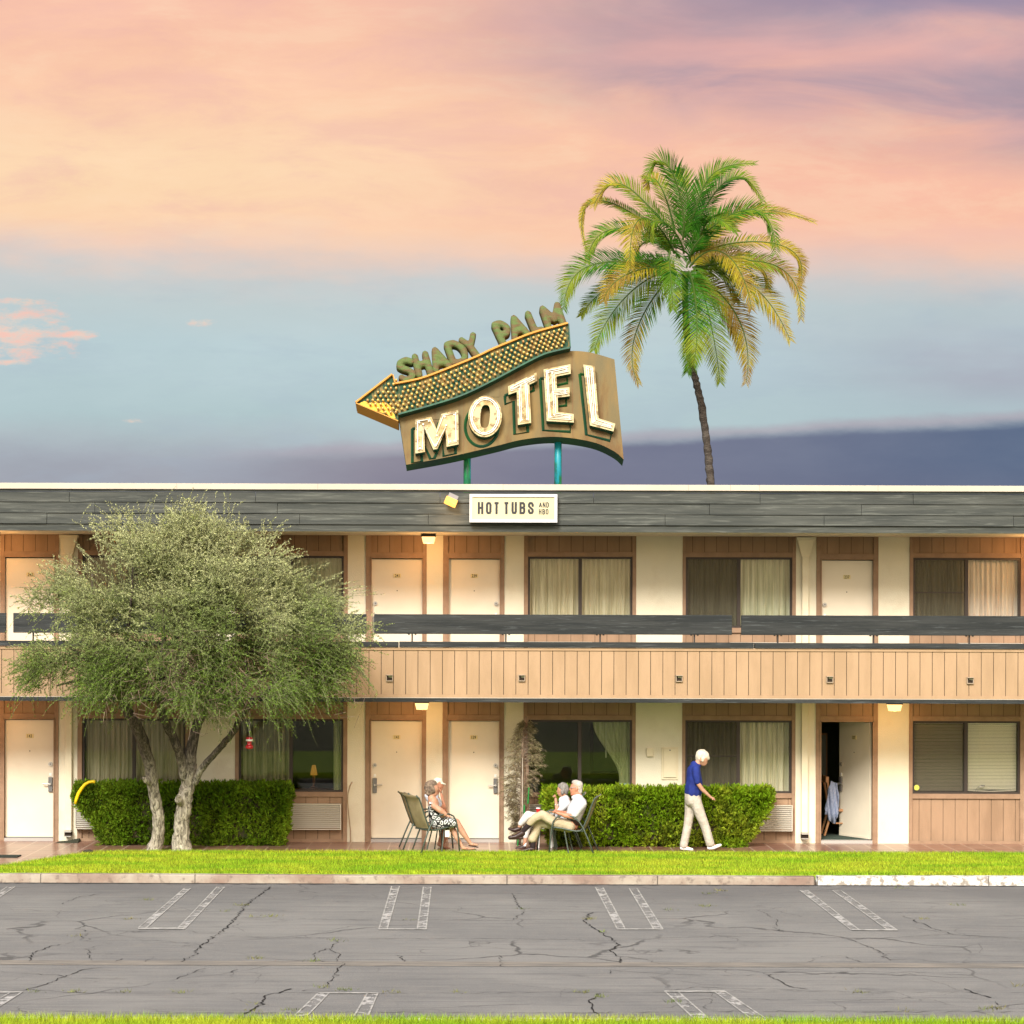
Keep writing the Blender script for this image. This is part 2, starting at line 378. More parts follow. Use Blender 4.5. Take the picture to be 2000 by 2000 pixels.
# terracotta tiles laid on the slant with pale joints
tile = bpy.data.materials.new('terracotta_tile'); tile.use_nodes = True
t = NT(tile.node_tree); b = t.n['Principled BSDF']; tc = t.node('ShaderNodeTexCoord')
mp = t.node('ShaderNodeMapping'); t.l.new(tc.outputs['Object'], mp.inputs[0]); mp.inputs['Scale'].default_value = (1, 1, 1)
br = t.node('ShaderNodeTexBrick'); t.l.new(mp.outputs[0], br.inputs[0]); br.inputs['Scale'].default_value = 1.0
br.offset = 0.0; br.inputs['Brick Width'].default_value = .34; br.inputs['Row Height'].default_value = .34; br.inputs['Mortar Size'].default_value = .012
br.inputs['Color1'].default_value = (.15, .065, .045, 1); br.inputs['Color2'].default_value = (.23, .11, .08, 1); br.inputs['Mortar'].default_value = (.42, .32, .25, 1)
n = t.noise(tc.outputs['Object'], .9, 5, .6)
t.l.new(t.mix(t.m('MULTIPLY', t.sm(n, .4, .65), .55), br.outputs[0], (.28, .18, .135, 1)), b.inputs['Base Color'])
b.inputs['Roughness'].default_value = .28; b.inputs['Specular IOR Level'].default_value = .5

def sheet(name, pts, z, m, kind='structure', **kw):
    mb = MB(); mb.add([(x, y, z) for x, y in pts], [tuple(range(len(pts)))]); return tag(mb.build(name, m), kind=kind, **kw)
sheet('ground', [(-500, -450), (500, -450), (500, 1200), (-500, 1200)], -.06, soil)
sheet('parking_lot', [(-40, 21.75), (40, 21.75), (40, 34.41), (-40, 34.41)], 0, asph)
sheet('gutter', [(-40, 25.86), (40, 25.80), (40, 26.16), (-40, 26.22)], .004, gut)
# walkway slab in front of the rooms
wk = MB().box((-30, 34.66, -.05), (30, YW-.001, .135)); tag(wk.build('walkway', tile), kind='structure')
# kerbs
def kerb(name, x0, x1, y0, y1, z1, m, joints=()):
    xs = np.arange(x0, x1+.001, .12); n = len(xs); ya = y0+.004*np.sin(xs*2.1)+rng.uniform(-.004, .004, n); za = z1+.004*np.sin(xs*.9)+rng.uniform(-.002, .002, n)
    rows = [np.stack([xs, ya, np.full(n, -.05)], 1), np.stack([xs, ya, za-.012], 1), np.stack([xs, ya+.012, za], 1), np.stack([xs, np.full(n, y1), za], 1), np.stack([xs, np.full(n, y1), np.full(n, -.05)], 1)]
    v = np.concatenate(rows); f = []
    for r_ in range(4):
        a = np.arange(n-1)+r_*n; f.append(np.stack([a, a+1, a+n+1, a+n], 1))
    mb = MB().add(v.tolist(), np.concatenate(f).tolist())
    for jx in joints: mb.box((jx-.006, y0-.007, 0), (jx+.006, y0+.05, z1+.0045), 1)
    return mb.build(name, [m, dark_j])
dark_j = mat('joint_dark', (.10, .085, .07), 1)
XK = G(1597, 1729, .0).x
tag(kerb('kerb', -30, XK-.01, 34.40, 34.60, .126, conc, [G(p, 1720, .1).x for p in (-300, 372, 991, 1288, 64, 1596)]), kind='structure')
tag(kerb('painted_kerb', XK, 30, 34.385, 34.60, .134, conc_w, [G(p, 1720, .1).x for p in (1937, 2300)]), kind='structure')
tag(kerb('near_kerb', -20, 20, 21.64, 21.76, .095, conc_w), kind='structure')
# lawn base sheets (the blades stand on them)
edge = [(-400, 1706), (-150, 1701), (0, 1690), (60, 1681), (100, 1674.5), (150, 1667), (190, 1663), (260, 1661.5), (420, 1661.5)]
LE = [(G(px, py, .15).x, min(38.27, G(px, py, .15).y)) for px, py in edge]
LE = [(-30, 34.75)]+[(x, max(y, 34.75)) for x, y in LE]+[(30, 38.27)]
lawnpoly = [(-30, 34.603), (30, 34.603)]+LE[::-1]
mb = MB(); mb.add([(x, y, .1365) for x, y in lawnpoly]+[(x, y, .06) for x, y in lawnpoly], [tuple(range(len(lawnpoly)))]+[(i, (i+1) % len(lawnpoly), len(lawnpoly)+(i+1) % len(lawnpoly), len(lawnpoly)+i) for i in range(len(lawnpoly))])
tag(mb.build('lawn_soil', turf), kind='structure')
sheet('near_lawn_soil', [(-20, 8), (20, 8), (20, 21.57), (-20, 21.57)], .10, turf)
def lawn_back(x):
    for (xa, ya), (xb, yb) in zip(LE[:-1], LE[1:]):
        if xa <= x <= xb: return ya+(yb-ya)*(x-xa)/(xb-xa+1e-9)
    return 38.27
blade = mat('grass_blade', (.25, .42, .016), .6, (.47, .52, .035), .9, stretch=(.5, 2.0, 1), trans=.40, island=.85, lo=.38, hi=.6, spec=.25,
            stain=(5.0, (.15, .32, .008, 1), .6, .5, .7))
def blades(name, n, xr, yr, z, h, w, backfn=None, label=None):
    x = rng.uniform(xr[0], xr[1], n); y = rng.uniform(yr[0], yr[1], n)
    if backfn is not None:
        k = y < np.vectorize(backfn)(x)-.005+rng.uniform(-.03, .03, n); x = x[k]; y = y[k]
    n = len(x); a = rng.uniform(0, math.pi, n); hh = h*rng.uniform(.55, 1.25, n); ww = w*rng.uniform(.6, 1.3, n)
    lx = rng.normal(0, .35, n)*hh; ly = rng.normal(0, .35, n)*hh
    cx, sy = np.cos(a)*ww/2, np.sin(a)*ww/2
    v = np.stack([np.stack([x-cx, y-sy, np.full(n, z)], 1), np.stack([x+cx, y+sy, np.full(n, z)], 1),
                  np.stack([x+lx, y+ly, z+hh], 1)], 1).reshape(-1, 3)
    f = np.arange(3*n).reshape(n, 3)
    return tag(npmesh(name, v, f, blade, org=(0, (yr[0]+yr[1])/2, z)), label, 'grass', kind='stuff')
blades('lawn_grass', 330000, (-9.2, 10.2), (34.59, 38.3), .127, .058, .008, lawn_back, 'bright mown lawn between the kerb and the tiled walkway')
blades('near_grass', 110000, (-5.2, 5.6), (20.2, 21.56), .09, .090, .006, None, 'bright strip of grass along the bottom edge in front of the car park')
# --- painted stall lines
paint = bpy.data.materials.new('worn_line_paint'); paint.use_nodes = True
t = NT(paint.node_tree); b = t.n['Principled BSDF']; tc = t.node('ShaderNodeTexCoord')
n = t.noise(tc.outputs['Object'], 9, 6, .7); n2 = t.noise(tc.outputs['Object'], 1.5, 3, .5)
b.inputs['Base Color'].default_value = (.42, .41, .39, 1); b.inputs['Roughness'].default_value = .85
tr = t.node('ShaderNodeBsdfTransparent'); mx = t.node('ShaderNodeMixShader')
t.l.new(t.sm(t.m('ADD', n, t.m('MULTIPLY', t.m('SUBTRACT', n2, .5), .5)), .53, .40), mx.inputs[0])
t.l.new(tr.outputs[0], mx.inputs[1]); t.l.new(b.outputs[0], mx.inputs[2]); t.l.new(mx.outputs[0], t.n['Material Output'].inputs[0])
def lines(quads):
    mb = MB()
    for qi, q in enumerate(quads):
        pts = [G(px, py, .005 if qi < 2 else .009) for px, py in q]; mb.add(pts, [(0, 1, 2, 3)], 0 if qi < 2 else 1)
        if qi > 1: continue
        # crisp painted edge of each line
        for a_, b_ in ((pts[0], pts[3]), (pts[1], pts[2])):
            d = (b_-a_).normalized(); s_ = Vector((d.y, -d.x, 0))*.009; up_ = Vector((0, 0, .002))
            mb.add([a_-s_+up_, a_+s_+up_, b_+s_+up_, b_-s_+up_], [(0, 1, 2, 3)], 1)
    return tag(mb.build('parking_line', [paint, mat('line_edge', (.44, .43, .40), .85, (.24, .235, .22), 9)] if 'line_edge' not in MAT else [paint, MAT['line_edge']]), kind='structure')
lines([[(360, 1735), (372, 1735), (285, 1813), (269, 1813)], [(424, 1732), (439, 1732), (361, 1814), (346, 1814)], [(270, 1811.5), (361, 1811.5), (360, 1814.5), (269, 1814.5)]])
lines([[(765, 1731), (780, 1731), (756, 1815), (740, 1815)], [(827, 1732), (842, 1732), (832, 1815), (815, 1815)], [(741, 1813.3), (832, 1813.3), (832, 1815.2), (740, 1815.2)]])
lines([[(1163, 1733), (1177.5, 1733), (1221.5, 1815), (1206, 1815)], [(1229, 1735), (1244, 1735), (1295, 1815), (1277, 1815)], [(1206, 1813.3), (1294, 1813.3), (1295, 1815.3), (1206, 1815.3)]])
lines([[(1562, 1738.5), (1577, 1738.5), (1678, 1816), (1662, 1816)], [(1626, 1739), (1642, 1739), (1753, 1817), (1735, 1817)], [(1662, 1814.6), (1751, 1815), (1753, 1817.3), (1664, 1816.8)]])
lines([[(14, 1732), (29, 1732), (-90, 1813), (-108, 1813)], [(-48, 1732), (-33, 1732), (-165, 1813), (-182, 1813)]])
lines([[(622, 1939), (643, 1939), (600, 1984), (575, 1984)], [(718, 1939), (738, 1939), (719, 1984), (692, 1984)], [(622, 1938), (738, 1938), (736, 1940), (621, 1940)]])
lines([[(1298, 1935.5), (1323, 1935.5), (1383, 1988), (1354, 1988)], [(1394, 1935.5), (1415, 1935.5), (1495, 1989), (1467, 1989)], [(1298, 1934.5), (1415, 1934.5), (1416, 1937), (1299, 1937)]])
lines([[(-60, 1936), (-40, 1936), (-120, 1985), (-150, 1985)], [(22, 1937), (44, 1937), (-30, 1984), (-60, 1984)], [(-60, 1936), (44, 1936), (43, 1938.5), (-60, 1938.5)]])
# --- cracks in the asphalt
CR = [
 (3, [(528, 1732), (505, 1750), (478, 1768), (468, 1785), (440, 1812), (415, 1832), (385, 1850), (383, 1862), (355, 1878)]),
 (1.6, [(155, 1835), (175, 1820), (150, 1815), (165, 1808)]), (2, [(150, 1840), (95, 1848), (62, 1862), (57, 1877)]), (1.2, [(168, 1838), (300, 1836), (385, 1843)]),
 (1.5, [(470, 1792), (560, 1793), (720, 1797), (860, 1796), (1000, 1798)]), (1.2, [(0, 1775), (120, 1780), (260, 1782), (430, 1775), (560, 1779)]),
 (1.4, [(430, 1828), (600, 1831), (760, 1833), (1000, 1833), (1200, 1836), (1400, 1828), (1600, 1830), (1650, 1833), (1720, 1832), (1850, 1825), (2000, 1832)]),
 (1.6, [(662, 1835), (645, 1852), (612, 1862), (615, 1875), (632, 1878)]), (1.2, [(645, 1853), (665, 1865), (658, 1877)]),
 (3, [(1155, 1782), (1140, 1800), (1165, 1815), (1185, 1828), (1208, 1845), (1195, 1858), (1215, 1870), (1210, 1880)]), (1.4, [(1215, 1868), (1260, 1873), (1290, 1882)]),
 (1.6, [(1000, 1745), (1010, 1765), (1025, 1780), (1000, 1797)]), (1.1, [(1030, 1778), (1150, 1782), (1300, 1780), (1600, 1780), (1830, 1782)]),
 (2, [(1762, 1787), (1790, 1800), (1830, 1815), (1862, 1825)]), (1.2, [(1862, 1825), (2000, 1834)]), (1.4, [(1662, 1834), (1700, 1850), (1725, 1862), (1740, 1875)]),
 (1.2, [(1740, 1873), (1790, 1874), (1850, 1880), (2000, 1878)]), (1.1, [(1580, 1878), (1590, 1870), (1640, 1866), (1680, 1878)]),
 (1.3, [(0, 1898), (60, 1902), (110, 1905), (140, 1910), (250, 1912)]), (2, [(50, 1932), (90, 1922), (130, 1905), (165, 1892), (200, 1890)]),
 (1.3, [(0, 1936), (60, 1932), (120, 1938), (300, 1940), (520, 1940), (640, 1937), (760, 1940), (1000, 1939), (1300, 1938), (1500, 1935), (1700, 1937), (2000, 1938)]),
 (3.5, [(565, 1932), (520, 1945), (512, 1958), (500, 1968), (478, 1980)]), (1.8, [(668, 1880), (660, 1895), (645, 1915), (632, 1930), (590, 1935)]),
 (1.4, [(400, 1890), (370, 1902), (345, 1912)]), (1.1, [(460, 1892), (455, 1902), (450, 1908)]), (1.2, [(1190, 1900), (1200, 1895), (1300, 1902), (1420, 1905), (1600, 1903)]),
 (2.2, [(1490, 1900), (1520, 1915), (1550, 1928), (1580, 1932)]), (1.3, [(1280, 1938), (1360, 1928), (1500, 1932), (1600, 1935)]),
 (4.5, [(1168, 1940), (1150, 1955), (1158, 1970), (1170, 1984)]), (3.5, [(1880, 1930), (1900, 1938), (1935, 1948)]), (1.4, [(1940, 1955), (1975, 1970)]),
 (1.6, [(0, 1974), (300, 1976), (520, 1978), (700, 1977), (1100, 1978), (1500, 1975), (2000, 1976)]),
 (1.1, [(170, 1852), (180, 1875)]), (1.1, [(300, 1868), (285, 1878)]), (1.1, [(240, 1872), (225, 1878)]), (1.2, [(120, 1765), (150, 1752), (200, 1745)]),
 (1.1, [(780, 1865), (790, 1878)]), (1.1, [(975, 1866), (978, 1878), (985, 1888)]), (1.1, [(1520, 1795), (1515, 1812), (1530, 1820)]), (1.1, [(1640, 1900), (1720, 1902), (1780, 1898), (1900, 1905)])]
mb = MB()
for w, pts in CR:
    g = [G(px, py, .006) for px, py in pts]; dense = []
    for a_, b_ in zip(g[:-1], g[1:]):
        k = max(2, int((b_-a_).length/.07))
        for i in range(k): dense.append(a_.lerp(b_, i/k)+Vector((random.gauss(0, .018), random.gauss(0, .022), 0)))
    dense.append(g[-1]); wl = []
    for i, p in enumerate(dense):
        d = (dense[min(i+1, len(dense)-1)]-dense[max(i-1, 0)]).normalized(); s_ = Vector((d.y, -d.x, 0))
        ww = (.4+w*.6)*.0036*random.uniform(.15, 1.7); wl += [p-s_*ww, p+s_*ww]
    mb.add(wl, [(2*i, 2*i+1, 2*i+3, 2*i+2) for i in range(len(dense)-1)])
tag(mb.build('asphalt_cracks', mat('crack_black', (.018, .017, .017), 1.0)), kind='structure')
# tar-filled join at the foot of the kerb
mb = MB(); xs = np.arange(-12, 13, .08)
vs = []; 
for x in xs: vs += [(x, 34.30+random.uniform(-.05, .04), .005), (x, 34.40, .005)]
mb.add(vs, [(2*i, 2*i+2, 2*i+3, 2*i+1) for i in range(len(xs)-1)]); tag(mb.build('kerb_joint', mat('tar', (.045, .043, .042), .95, (.03, .03, .03), 5)), kind='structure')
# weeds in the cracks
wp = [(470, 1768), (440, 1780), (498, 1791), (530, 1790), (150, 1828), (288, 1758), (252, 1795), (795, 1797), (1020, 1775), (1310, 1778), (1805, 1795), (1874, 1768), (655, 1837),
      (65, 1938), (147, 1937), (246, 1938), (352, 1939), (630, 1928), (672, 1934), (770, 1938), (890, 1938), (1139, 1938), (1318, 1957), (1170, 1948), (505, 1962), (488, 1975), (567, 1973), (1765, 1974), (1985, 1926), (496, 1872), (1150, 1795), (1178, 1820), (610, 1878), (1409, 1740), (1385, 1745), (1375, 1770), (1760, 1735), (1950, 1970), (1680, 1938), (1925, 1972)]
vv = []; 
for px, py in wp:
    g = G(px, py, .0)
    for i in range(random.choice((14, 24, 34))):
        bx = g.x+random.gauss(0, .05); by = g.y+random.gauss(0, .05); h = random.uniform(.01, .045); a = random.uniform(0, 3.14)
        lx, ly = random.gauss(0, .03), random.gauss(0, .03)
        vv += [(bx-.005*math.cos(a), by-.005*math.sin(a), 0), (bx+.005*math.cos(a), by+.005*math.sin(a), 0), (bx+lx, by+ly, h)]
tag(npmesh('weeds', np.array(vv), np.arange(len(vv)).reshape(-1, 3), mat('weed_leaf', (.10, .14, .03), .7, (.20, .18, .06), 1.0, island=.3), org=(0, 28, 0)), 'small green weeds growing out of the asphalt cracks', 'weeds', kind='stuff')

# ============================================================= MOTEL BUILDING
stucco = mat('cream_stucco', (.68, .635, .50), .95, (.63, .595, .47), 1.2, bump=.006, bscale=55, detail=6, lo=.3, hi=.75, stain=(1.3, (.50, .43, .31, 1), .35, .52, .72))
stucco_dark = stucco
tan = mat('tan_board', (.375, .255, .155), .85, (.325, .22, .13), 3, stretch=(1, 1, .25), bump=.003, bscale=60, bstretch=(1, 1, .15), stain=(1.6, (.28, .19, .115, 1), .5, .52, .70))
trimc = mat('brown_trim', (.29, .19, .125), .8, (.24, .155, .10), 5, bump=.002, bscale=40, bstretch=(1, 1, .2))
brownp = mat('brown_panel', (.31, .205, .132), .88, (.25, .163, .103), 2.5, stretch=(1, 1, .3), bump=.003, bscale=60, bstretch=(1, 1, .15))
doorm = mat('door_paint', (.70, .635, .51), .6, (.65, .585, .465), 1.0, bump=.0006, bscale=140, stain=(1.6, (.56, .44, .32, 1), .35, .6, .8))
slate = mat('slate_grey_wood', (.070, .075, .068), .9, (.042, .047, .044), 2.5, stretch=(.25, 1, 4), bump=.009, bscale=14, bstretch=(.12, 1, 3.5), stain=(7, (.13, .14, .125, 1), .6, .52, .66))
slate2 = mat('dark_rail_wood', (.038, .041, .041), .9, (.020, .023, .024), 2.5, stretch=(.25, 1, 4), bump=.009, bscale=14, bstretch=(.10, 1, 4.5), stain=(9, (.09, .10, .105, 1), .55, .55, .68))
capm = mat('cream_metal', (.44, .395, .33), .6, (.50, .44, .365), .8, bump=.001, bscale=5)
dark = mat('recess_dark', (.03, .022, .016), 1)
bronze = mat('bronze_frame', (.045, .036, .032), .5, metal=.3)
metal_l = mat('brushed_metal', (.42, .41, .38), .45, metal=.7)
metal_d = mat('dark_metal', (.16, .16, .16), .5, metal=.5)
white_m = mat('white_metal', (.74, .74, .72), .5)
glass = glass_mat('window_glass', .028, (.87, .88, .83))
glass3 = glass_mat('window_glass_plain', .018, (.93, .92, .88))
glass2 = glass_mat('window_glass_bright', .02, (.95, .95, .93))
scr = screen_mat('insect_screen', (.065, .06, .05), .30)
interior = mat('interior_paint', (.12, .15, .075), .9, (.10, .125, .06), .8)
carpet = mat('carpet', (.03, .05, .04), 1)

BL = thing('motel_building', 'two storey cream and brown motel with grey timber fascia and a long balcony', 'building', (0, YW, .13))
XL, XR = X(-1100), X(2900)
BAYS = [('d', -1, 114, 8.5, 105), ('w', 151, 370, 160, 362), ('w', 459, 678, 466, 670), ('d', 713, 832, 724.5, 824), ('d', 864, 984, 875, 975),
        ('w', 1022, 1241, 1030, 1234), ('w', 1332, 1553, 1338, 1546), ('d', 1593, 1714, 1603, 1704), ('w', 1775, 2000, 1782, 1992)]
FLOORS = [dict(z0=.135, zf=.19, ztop=2.63, door=2.228, wt=2.26, wb=1.00), dict(z0=2.93, zf=2.99, ztop=5.47, door=5.035, wt=5.085, wb=3.862)]
# stucco piers
for fl in FLOORS:
    mb = MB(); xs = [-1100]
    for b_ in BAYS: xs += [b_[1], b_[2]]
    xs.append(2900)
    for i in range(0, len(xs), 2): MB().box((X(xs[i]), YW, fl['z0']), (X(xs[i+1]), YW+.16, fl['ztop'])).build('stucco_wall', stucco, BL)
def groove_panel(name, x0, x1, z0, z1, y, m, pitch=.2085, off=.0, parent=BL, gap=.007):
    """vertical grooved siding: boards standing 10 mm proud of a dark backing"""
    mb = MB(); x = x0; nx = x0+off if off > .03 else x0+pitch
    while x < x1-.004:
        e = min(nx, x1); mb.box((x+(gap/2 if x > x0 else 0), y, z0), (e-(gap/2 if e < x1 else 0), y+.012, z1)); x = e; nx = e+pitch
    mb.box((x0, y+.011, z0), (x1, y+.03, z1), 1)
    return mb.build(name, [m, dark], parent)
HY = YW+.03       # panels sit slightly behind the stucco face
def keylock(parent, x, z, side):
    mb = MB(); mb.box((x-.035, YW-.022+.04, z-.135), (x+.035, YW+.055, z+.12)); mb.build('lock_plate', metal_d, parent, bevel=.004)
    mb = MB(); mb.tube([(x, YW-.05+.04, z), (x+side*.13, YW-.055+.04, z+.004)], .011, 8); mb.tube([(x, YW+.03, z), (x, YW-.06+.04, z)], .018, 10)
    mb.build('handle', metal_l, parent, smooth=False)
    MB().box((x-.02, YW+.043, z+.14), (x+.02, YW+.055, z+.19)).build('notice_sticker', white_m, parent)
def deadbolt(parent, x, z):
    mb = MB(); mb.tube([(x, YW+.055, z), (x, YW+.028, z)], .036, 14); mb.build('deadbolt', metal_l, parent)
    MB().tube([(x, YW+.029, z), (x, YW+.022, z)], .014, 10).build('keyhole', metal_d, parent)
plate = mat('number_plate_yellow', (.66, .56, .30), .5)
ink = mat('number_ink', (.05, .045, .03), .6)
def door(bay, fl, num, hs, opened=False):
    _, b0, b1, s0, s1 = bay; zf, zt = fl['zf'], fl['door']; x0, x1 = X(b0), X(b1); d0, d1 = X(s0), X(s1)
    fr = MB()
    fr.box((x0, YW-.02, fl['z0']), (d0-.008, YW+.16, fl['ztop']-.002)); fr.box((d1+.008, YW-.02, fl['z0']), (x1, YW+.16, fl['ztop']-.002))
    fr.box((d0-.008, YW-.018, zt+.02), (d1+.008, YW+.16, zt+.115))
    for s_ in (-1, 1):    # moulded inner lip
        xx = d0-.008 if s_ < 0 else d1+.008
        fr.box((xx-.012, YW-.034, fl['z0']), (xx+.012, YW-.019, zt+.03))
    fr.box((d0-.02, YW-.034, zt+.012), (d1+.02, YW-.0175, zt+.034))
    fr.build('door_frame', trimc, BL, bevel=.003)
    groove_panel('header_panel', d0-.008, d1+.008, zt+.115, fl['ztop']-.01, HY-.01, brownp, off=.11)
    MB().box((d0-.008, YW-.03, fl['z0']), (d1+.008, YW+.16, zf-.004)).build('threshold', mat('threshold_grey', (.36, .34, .32), .6) if 'threshold_grey' not in MAT else MAT['threshold_grey'], BL)
    dm = MB(); dm.box((d0, YW+.055, zf+.012), (d1, YW+.10, zt)); dm.box((d0+.01, YW+.045, zf+.014), (d1-.01, YW+.054, zf+.05))
    do = dm.build('door', doorm, BL)
    MB().box((d0, YW+.048, zf-.003), (d1, YW+.10, zf+.010)).build('door_sweep', metal_d, do)
    w = d1-d0; xm = (d0+d1)/2; zn = zf+1.76
    MB().box((xm-.065, YW+.045, zn-.035), (xm+.065, YW+.054, zn+.035)).build('number_plate', plate, do)
    text_part('door_number', num, .075, (xm, YW+.042, zn), ink, do, ext=.001, bold=.001, xs=.8)
    MB().tube([(xm, YW+.056, zn-.26), (xm, YW+.048, zn-.26)], .010, 8).build('peephole', ink, do)
    hx = d0+.065 if hs < 0 else d1-.065
    deadbolt(do, hx, zf+1.275 if fl is FLOORS[0] else zf+1.28); keylock(do, hx, zf+.93, -hs)
    if opened:           # swing the slab, with its fittings, inwards on the right jamb
        piv = Vector((d1, YW+.10, 0))-ORG[do]; mt = Matrix.Translation(piv) @ Matrix.Rotation(R(-64), 4, 'Z') @ Matrix.Translation(-piv)
        for o in [do]+[x for x in bpy.data.objects if x.parent == do]: o.data.transform(mt)
    return do
door(BAYS[0], FLOORS[0], '143', 1); door(BAYS[3], FLOORS[0], '141', -1); door(BAYS[4], FLOORS[0], '139', 1)
tag(door(BAYS[7], FLOORS[0], '137', -1, True), 'cream door standing ajar into a dark room')
door(BAYS[0], FLOORS[1], '243', 1); door(BAYS[3], FLOORS[1], '241', -1); door(BAYS[4], FLOORS[1], '239', 1); door(BAYS[7], FLOORS[1], '237', -1)

def window(bay, fl, screen=False, midbar=False, g=(glass, glass)):
    _, b0, b1, s0, s1 = bay; x0, x1 = X(b0), X(b1); g0, g1 = X(s0), X(s1); zt, zb = fl['wt'], fl['wb']
    fr = MB(); fr.box((x0, YW-.018, fl['z0']), (g0, YW+.16, fl['ztop']-.002)); fr.box((g1, YW-.018, fl['z0']), (x1, YW+.16, fl['ztop']-.002))
    fr.box((g0, YW-.016, zt), (g1, YW+.16, zt+.085)); fr.box((g0, YW-.016, zb-.085), (g1, YW+.16, zb))
    fr.build('window_trim', trimc, BL, bevel=.003)
    groove_panel('header_panel', g0, g1, zt+.085, fl['ztop']-.01, HY-.01, brownp, off=.12)
    groove_panel('sill_panel', g0, g1, fl['z0']+.01, zb-.085, HY-.01, brownp, off=.12)
    MB().box((x0, YW-.021, fl['z0']), (x1, YW-.019, fl['z0']+.05)).build('base_trim', trimc, BL)
    wf = MB(); e = .035; ym, y2 = YW+.02, YW+.07; xm = (g0+g1)/2
    wf.box((g0, ym, zb), (g1, y2, zb+e)); wf.box((g0, ym, zt-e), (g1, y2, zt)); wf.box((g0, ym+.001, zb+e), (g0+e, y2, zt-e)); wf.box((g1-e, ym+.001, zb+e), (g1, y2, zt-e))
    wf.box((xm-.03, ym-.002, zb+e), (xm+.03, y2, zt-e))
    wo_ = wf.build('window', bronze, BL)
    for k, (a_, c_) in enumerate(((g0+e, xm-.03), (xm+.03, g1-e))):
        MB().box((a_, YW+.052, zb+e), (c_, YW+.056, zt-e)).build('pane', g[k], wo_)
    if screen:
        MB().box((g0+e, YW+.035, zb+e), (xm-.03, YW+.037, zt-e)).build('insect_screen', scr, wo_)
        if midbar: MB().box((g0+e, YW+.028, (zb+zt)/2+.0), (xm-.03, YW+.04, (zb+zt)/2+.018)).build('screen_bar', bronze, wo_)
    return wo_
ws = [b_ for b_ in BAYS if b_[0] == 'w']
for i, b_ in enumerate(ws):
    window(b_, FLOORS[0], screen=i in (3, 4), midbar=i == 3, g=(glass if i in (1, 2) else glass3, glass2 if i >= 3 else glass if i in (1, 2) else glass3))
    window(b_, FLOORS[1], screen=i in (3, 4), midbar=i == 4, g=(glass2 if i == 2 else glass, glass2 if i >= 2 else glass))
# structure behind: back wall, partitions, floors, side walls, roof
mb = MB()
mb.box((XL, YW+4.2, .13), (XR, YW+4.35, 6.0)); mb.box((XL-.1, YW, .13), (XL, YW+4.35, 6.0)); mb.box((XR, YW, .13), (XR+.1, YW+4.35, 6.0))
mb.build('outer_wall', stucco, BL)
mb = MB()
for px in (-40, 132, 415, 696, 848, 1003, 1287, 1573, 1745, 2020):
    for z0, z1 in ((.20, 2.62), (3.0, 5.46)): mb.box((X(px)-.05, YW+.161, z0), (X(px)+.05, YW+4.199, z1))
for z0, z1 in ((.20, 2.62), (3.0, 5.46)): mb.box((XL+.01, YW+4.15, z0), (XR-.01, YW+4.198, z1))
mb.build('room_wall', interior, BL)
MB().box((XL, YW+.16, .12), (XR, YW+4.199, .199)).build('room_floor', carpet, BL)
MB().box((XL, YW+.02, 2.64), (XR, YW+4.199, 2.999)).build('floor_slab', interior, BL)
MB().box((XL-.3, YB+.06, 5.475), (XR+.3, YW+4.6, 6.02)).build('roof', mat('roof_gravel', (.3, .28, .25), .9, (.22, .2, .18), 9), BL)
# soffit of the eaves
sof = mat('soffit_paint', (.60, .53, .40), .9, (.52, .45, .33), 1.2)
MB().box((XL-.3, YB+.052, 5.445), (XR+.3, YW-.001, 5.474)).build('soffit', sof, BL)
# fascia: cream cap, then lapped grey boards
MB().box((XL-.3, YB-.05, 6.13), (XR+.3, YB+.12, 6.228)).build('roof_cap', capm, BL, bevel=.004)
mb = MB()
for px in (367, 631, 978, 1325, 1404, 1458, 1680): mb.box((X(px)-.004, YB-.052, 6.125), (X(px)+.004, YB-.0505, 6.229))
mb.build('cap_joint', mat('cap_joint_tan', (.35, .30, .24), .8), BL)  # joint strips a tone darker than the cream cap
mb = MB(); zz = [6.125, 6.095, 5.915, 5.73, 5.552]; jog = [0, .0, .008, .016, .024]
def course(z1, z0, y, joints):
    xs = [XL-.3]+sorted(joints)+[XR+.3]
    for a_, c_ in zip(xs[:-1], xs[1:]):
        d = random.uniform(-.005, .005)
        mb.add([(a_+.004, y-.012+d, z0+.004), (c_-.004, y-.012+d, z0+.004), (c_-.004, y+.006+d, z1-.003), (a_+.004, y+.006+d, z1-.003),
                (a_+.004, YB+.05, z0+.004), (c_-.004, YB+.05, z0+.004), (c_-.004, YB+.05, z1-.003), (a_+.004, YB+.05, z1-.003)],
               [(0, 1, 2, 3), (7, 6, 5, 4), (4, 5, 1, 0), (3, 2, 6, 7), (0, 3, 7, 4), (1, 5, 6, 2)])
XJ = lambda l: [X(p) for p in l]
mb.box((XL-.3, YB-.012, 6.096), (XR+.3, YB+.05, 6.122))
course(6.093, 5.915, YB, XJ([-300, 165, 514, 860, 1148, 1460, 1747, 2100])); course(5.915, 5.732, YB, XJ([-200, 213, 555, 960, 1365, 1650, 2200]))
course(5.732, 5.553, YB, XJ([-350, 123, 597, 838, 1282, 1580, 1935]))
fa = mb.build('fascia', slate, BL)
MB().box((XL-.3, YB+.018, 5.44), (XR+.3, YB+.05, 5.549)).build('eaves_beam', slate, BL)
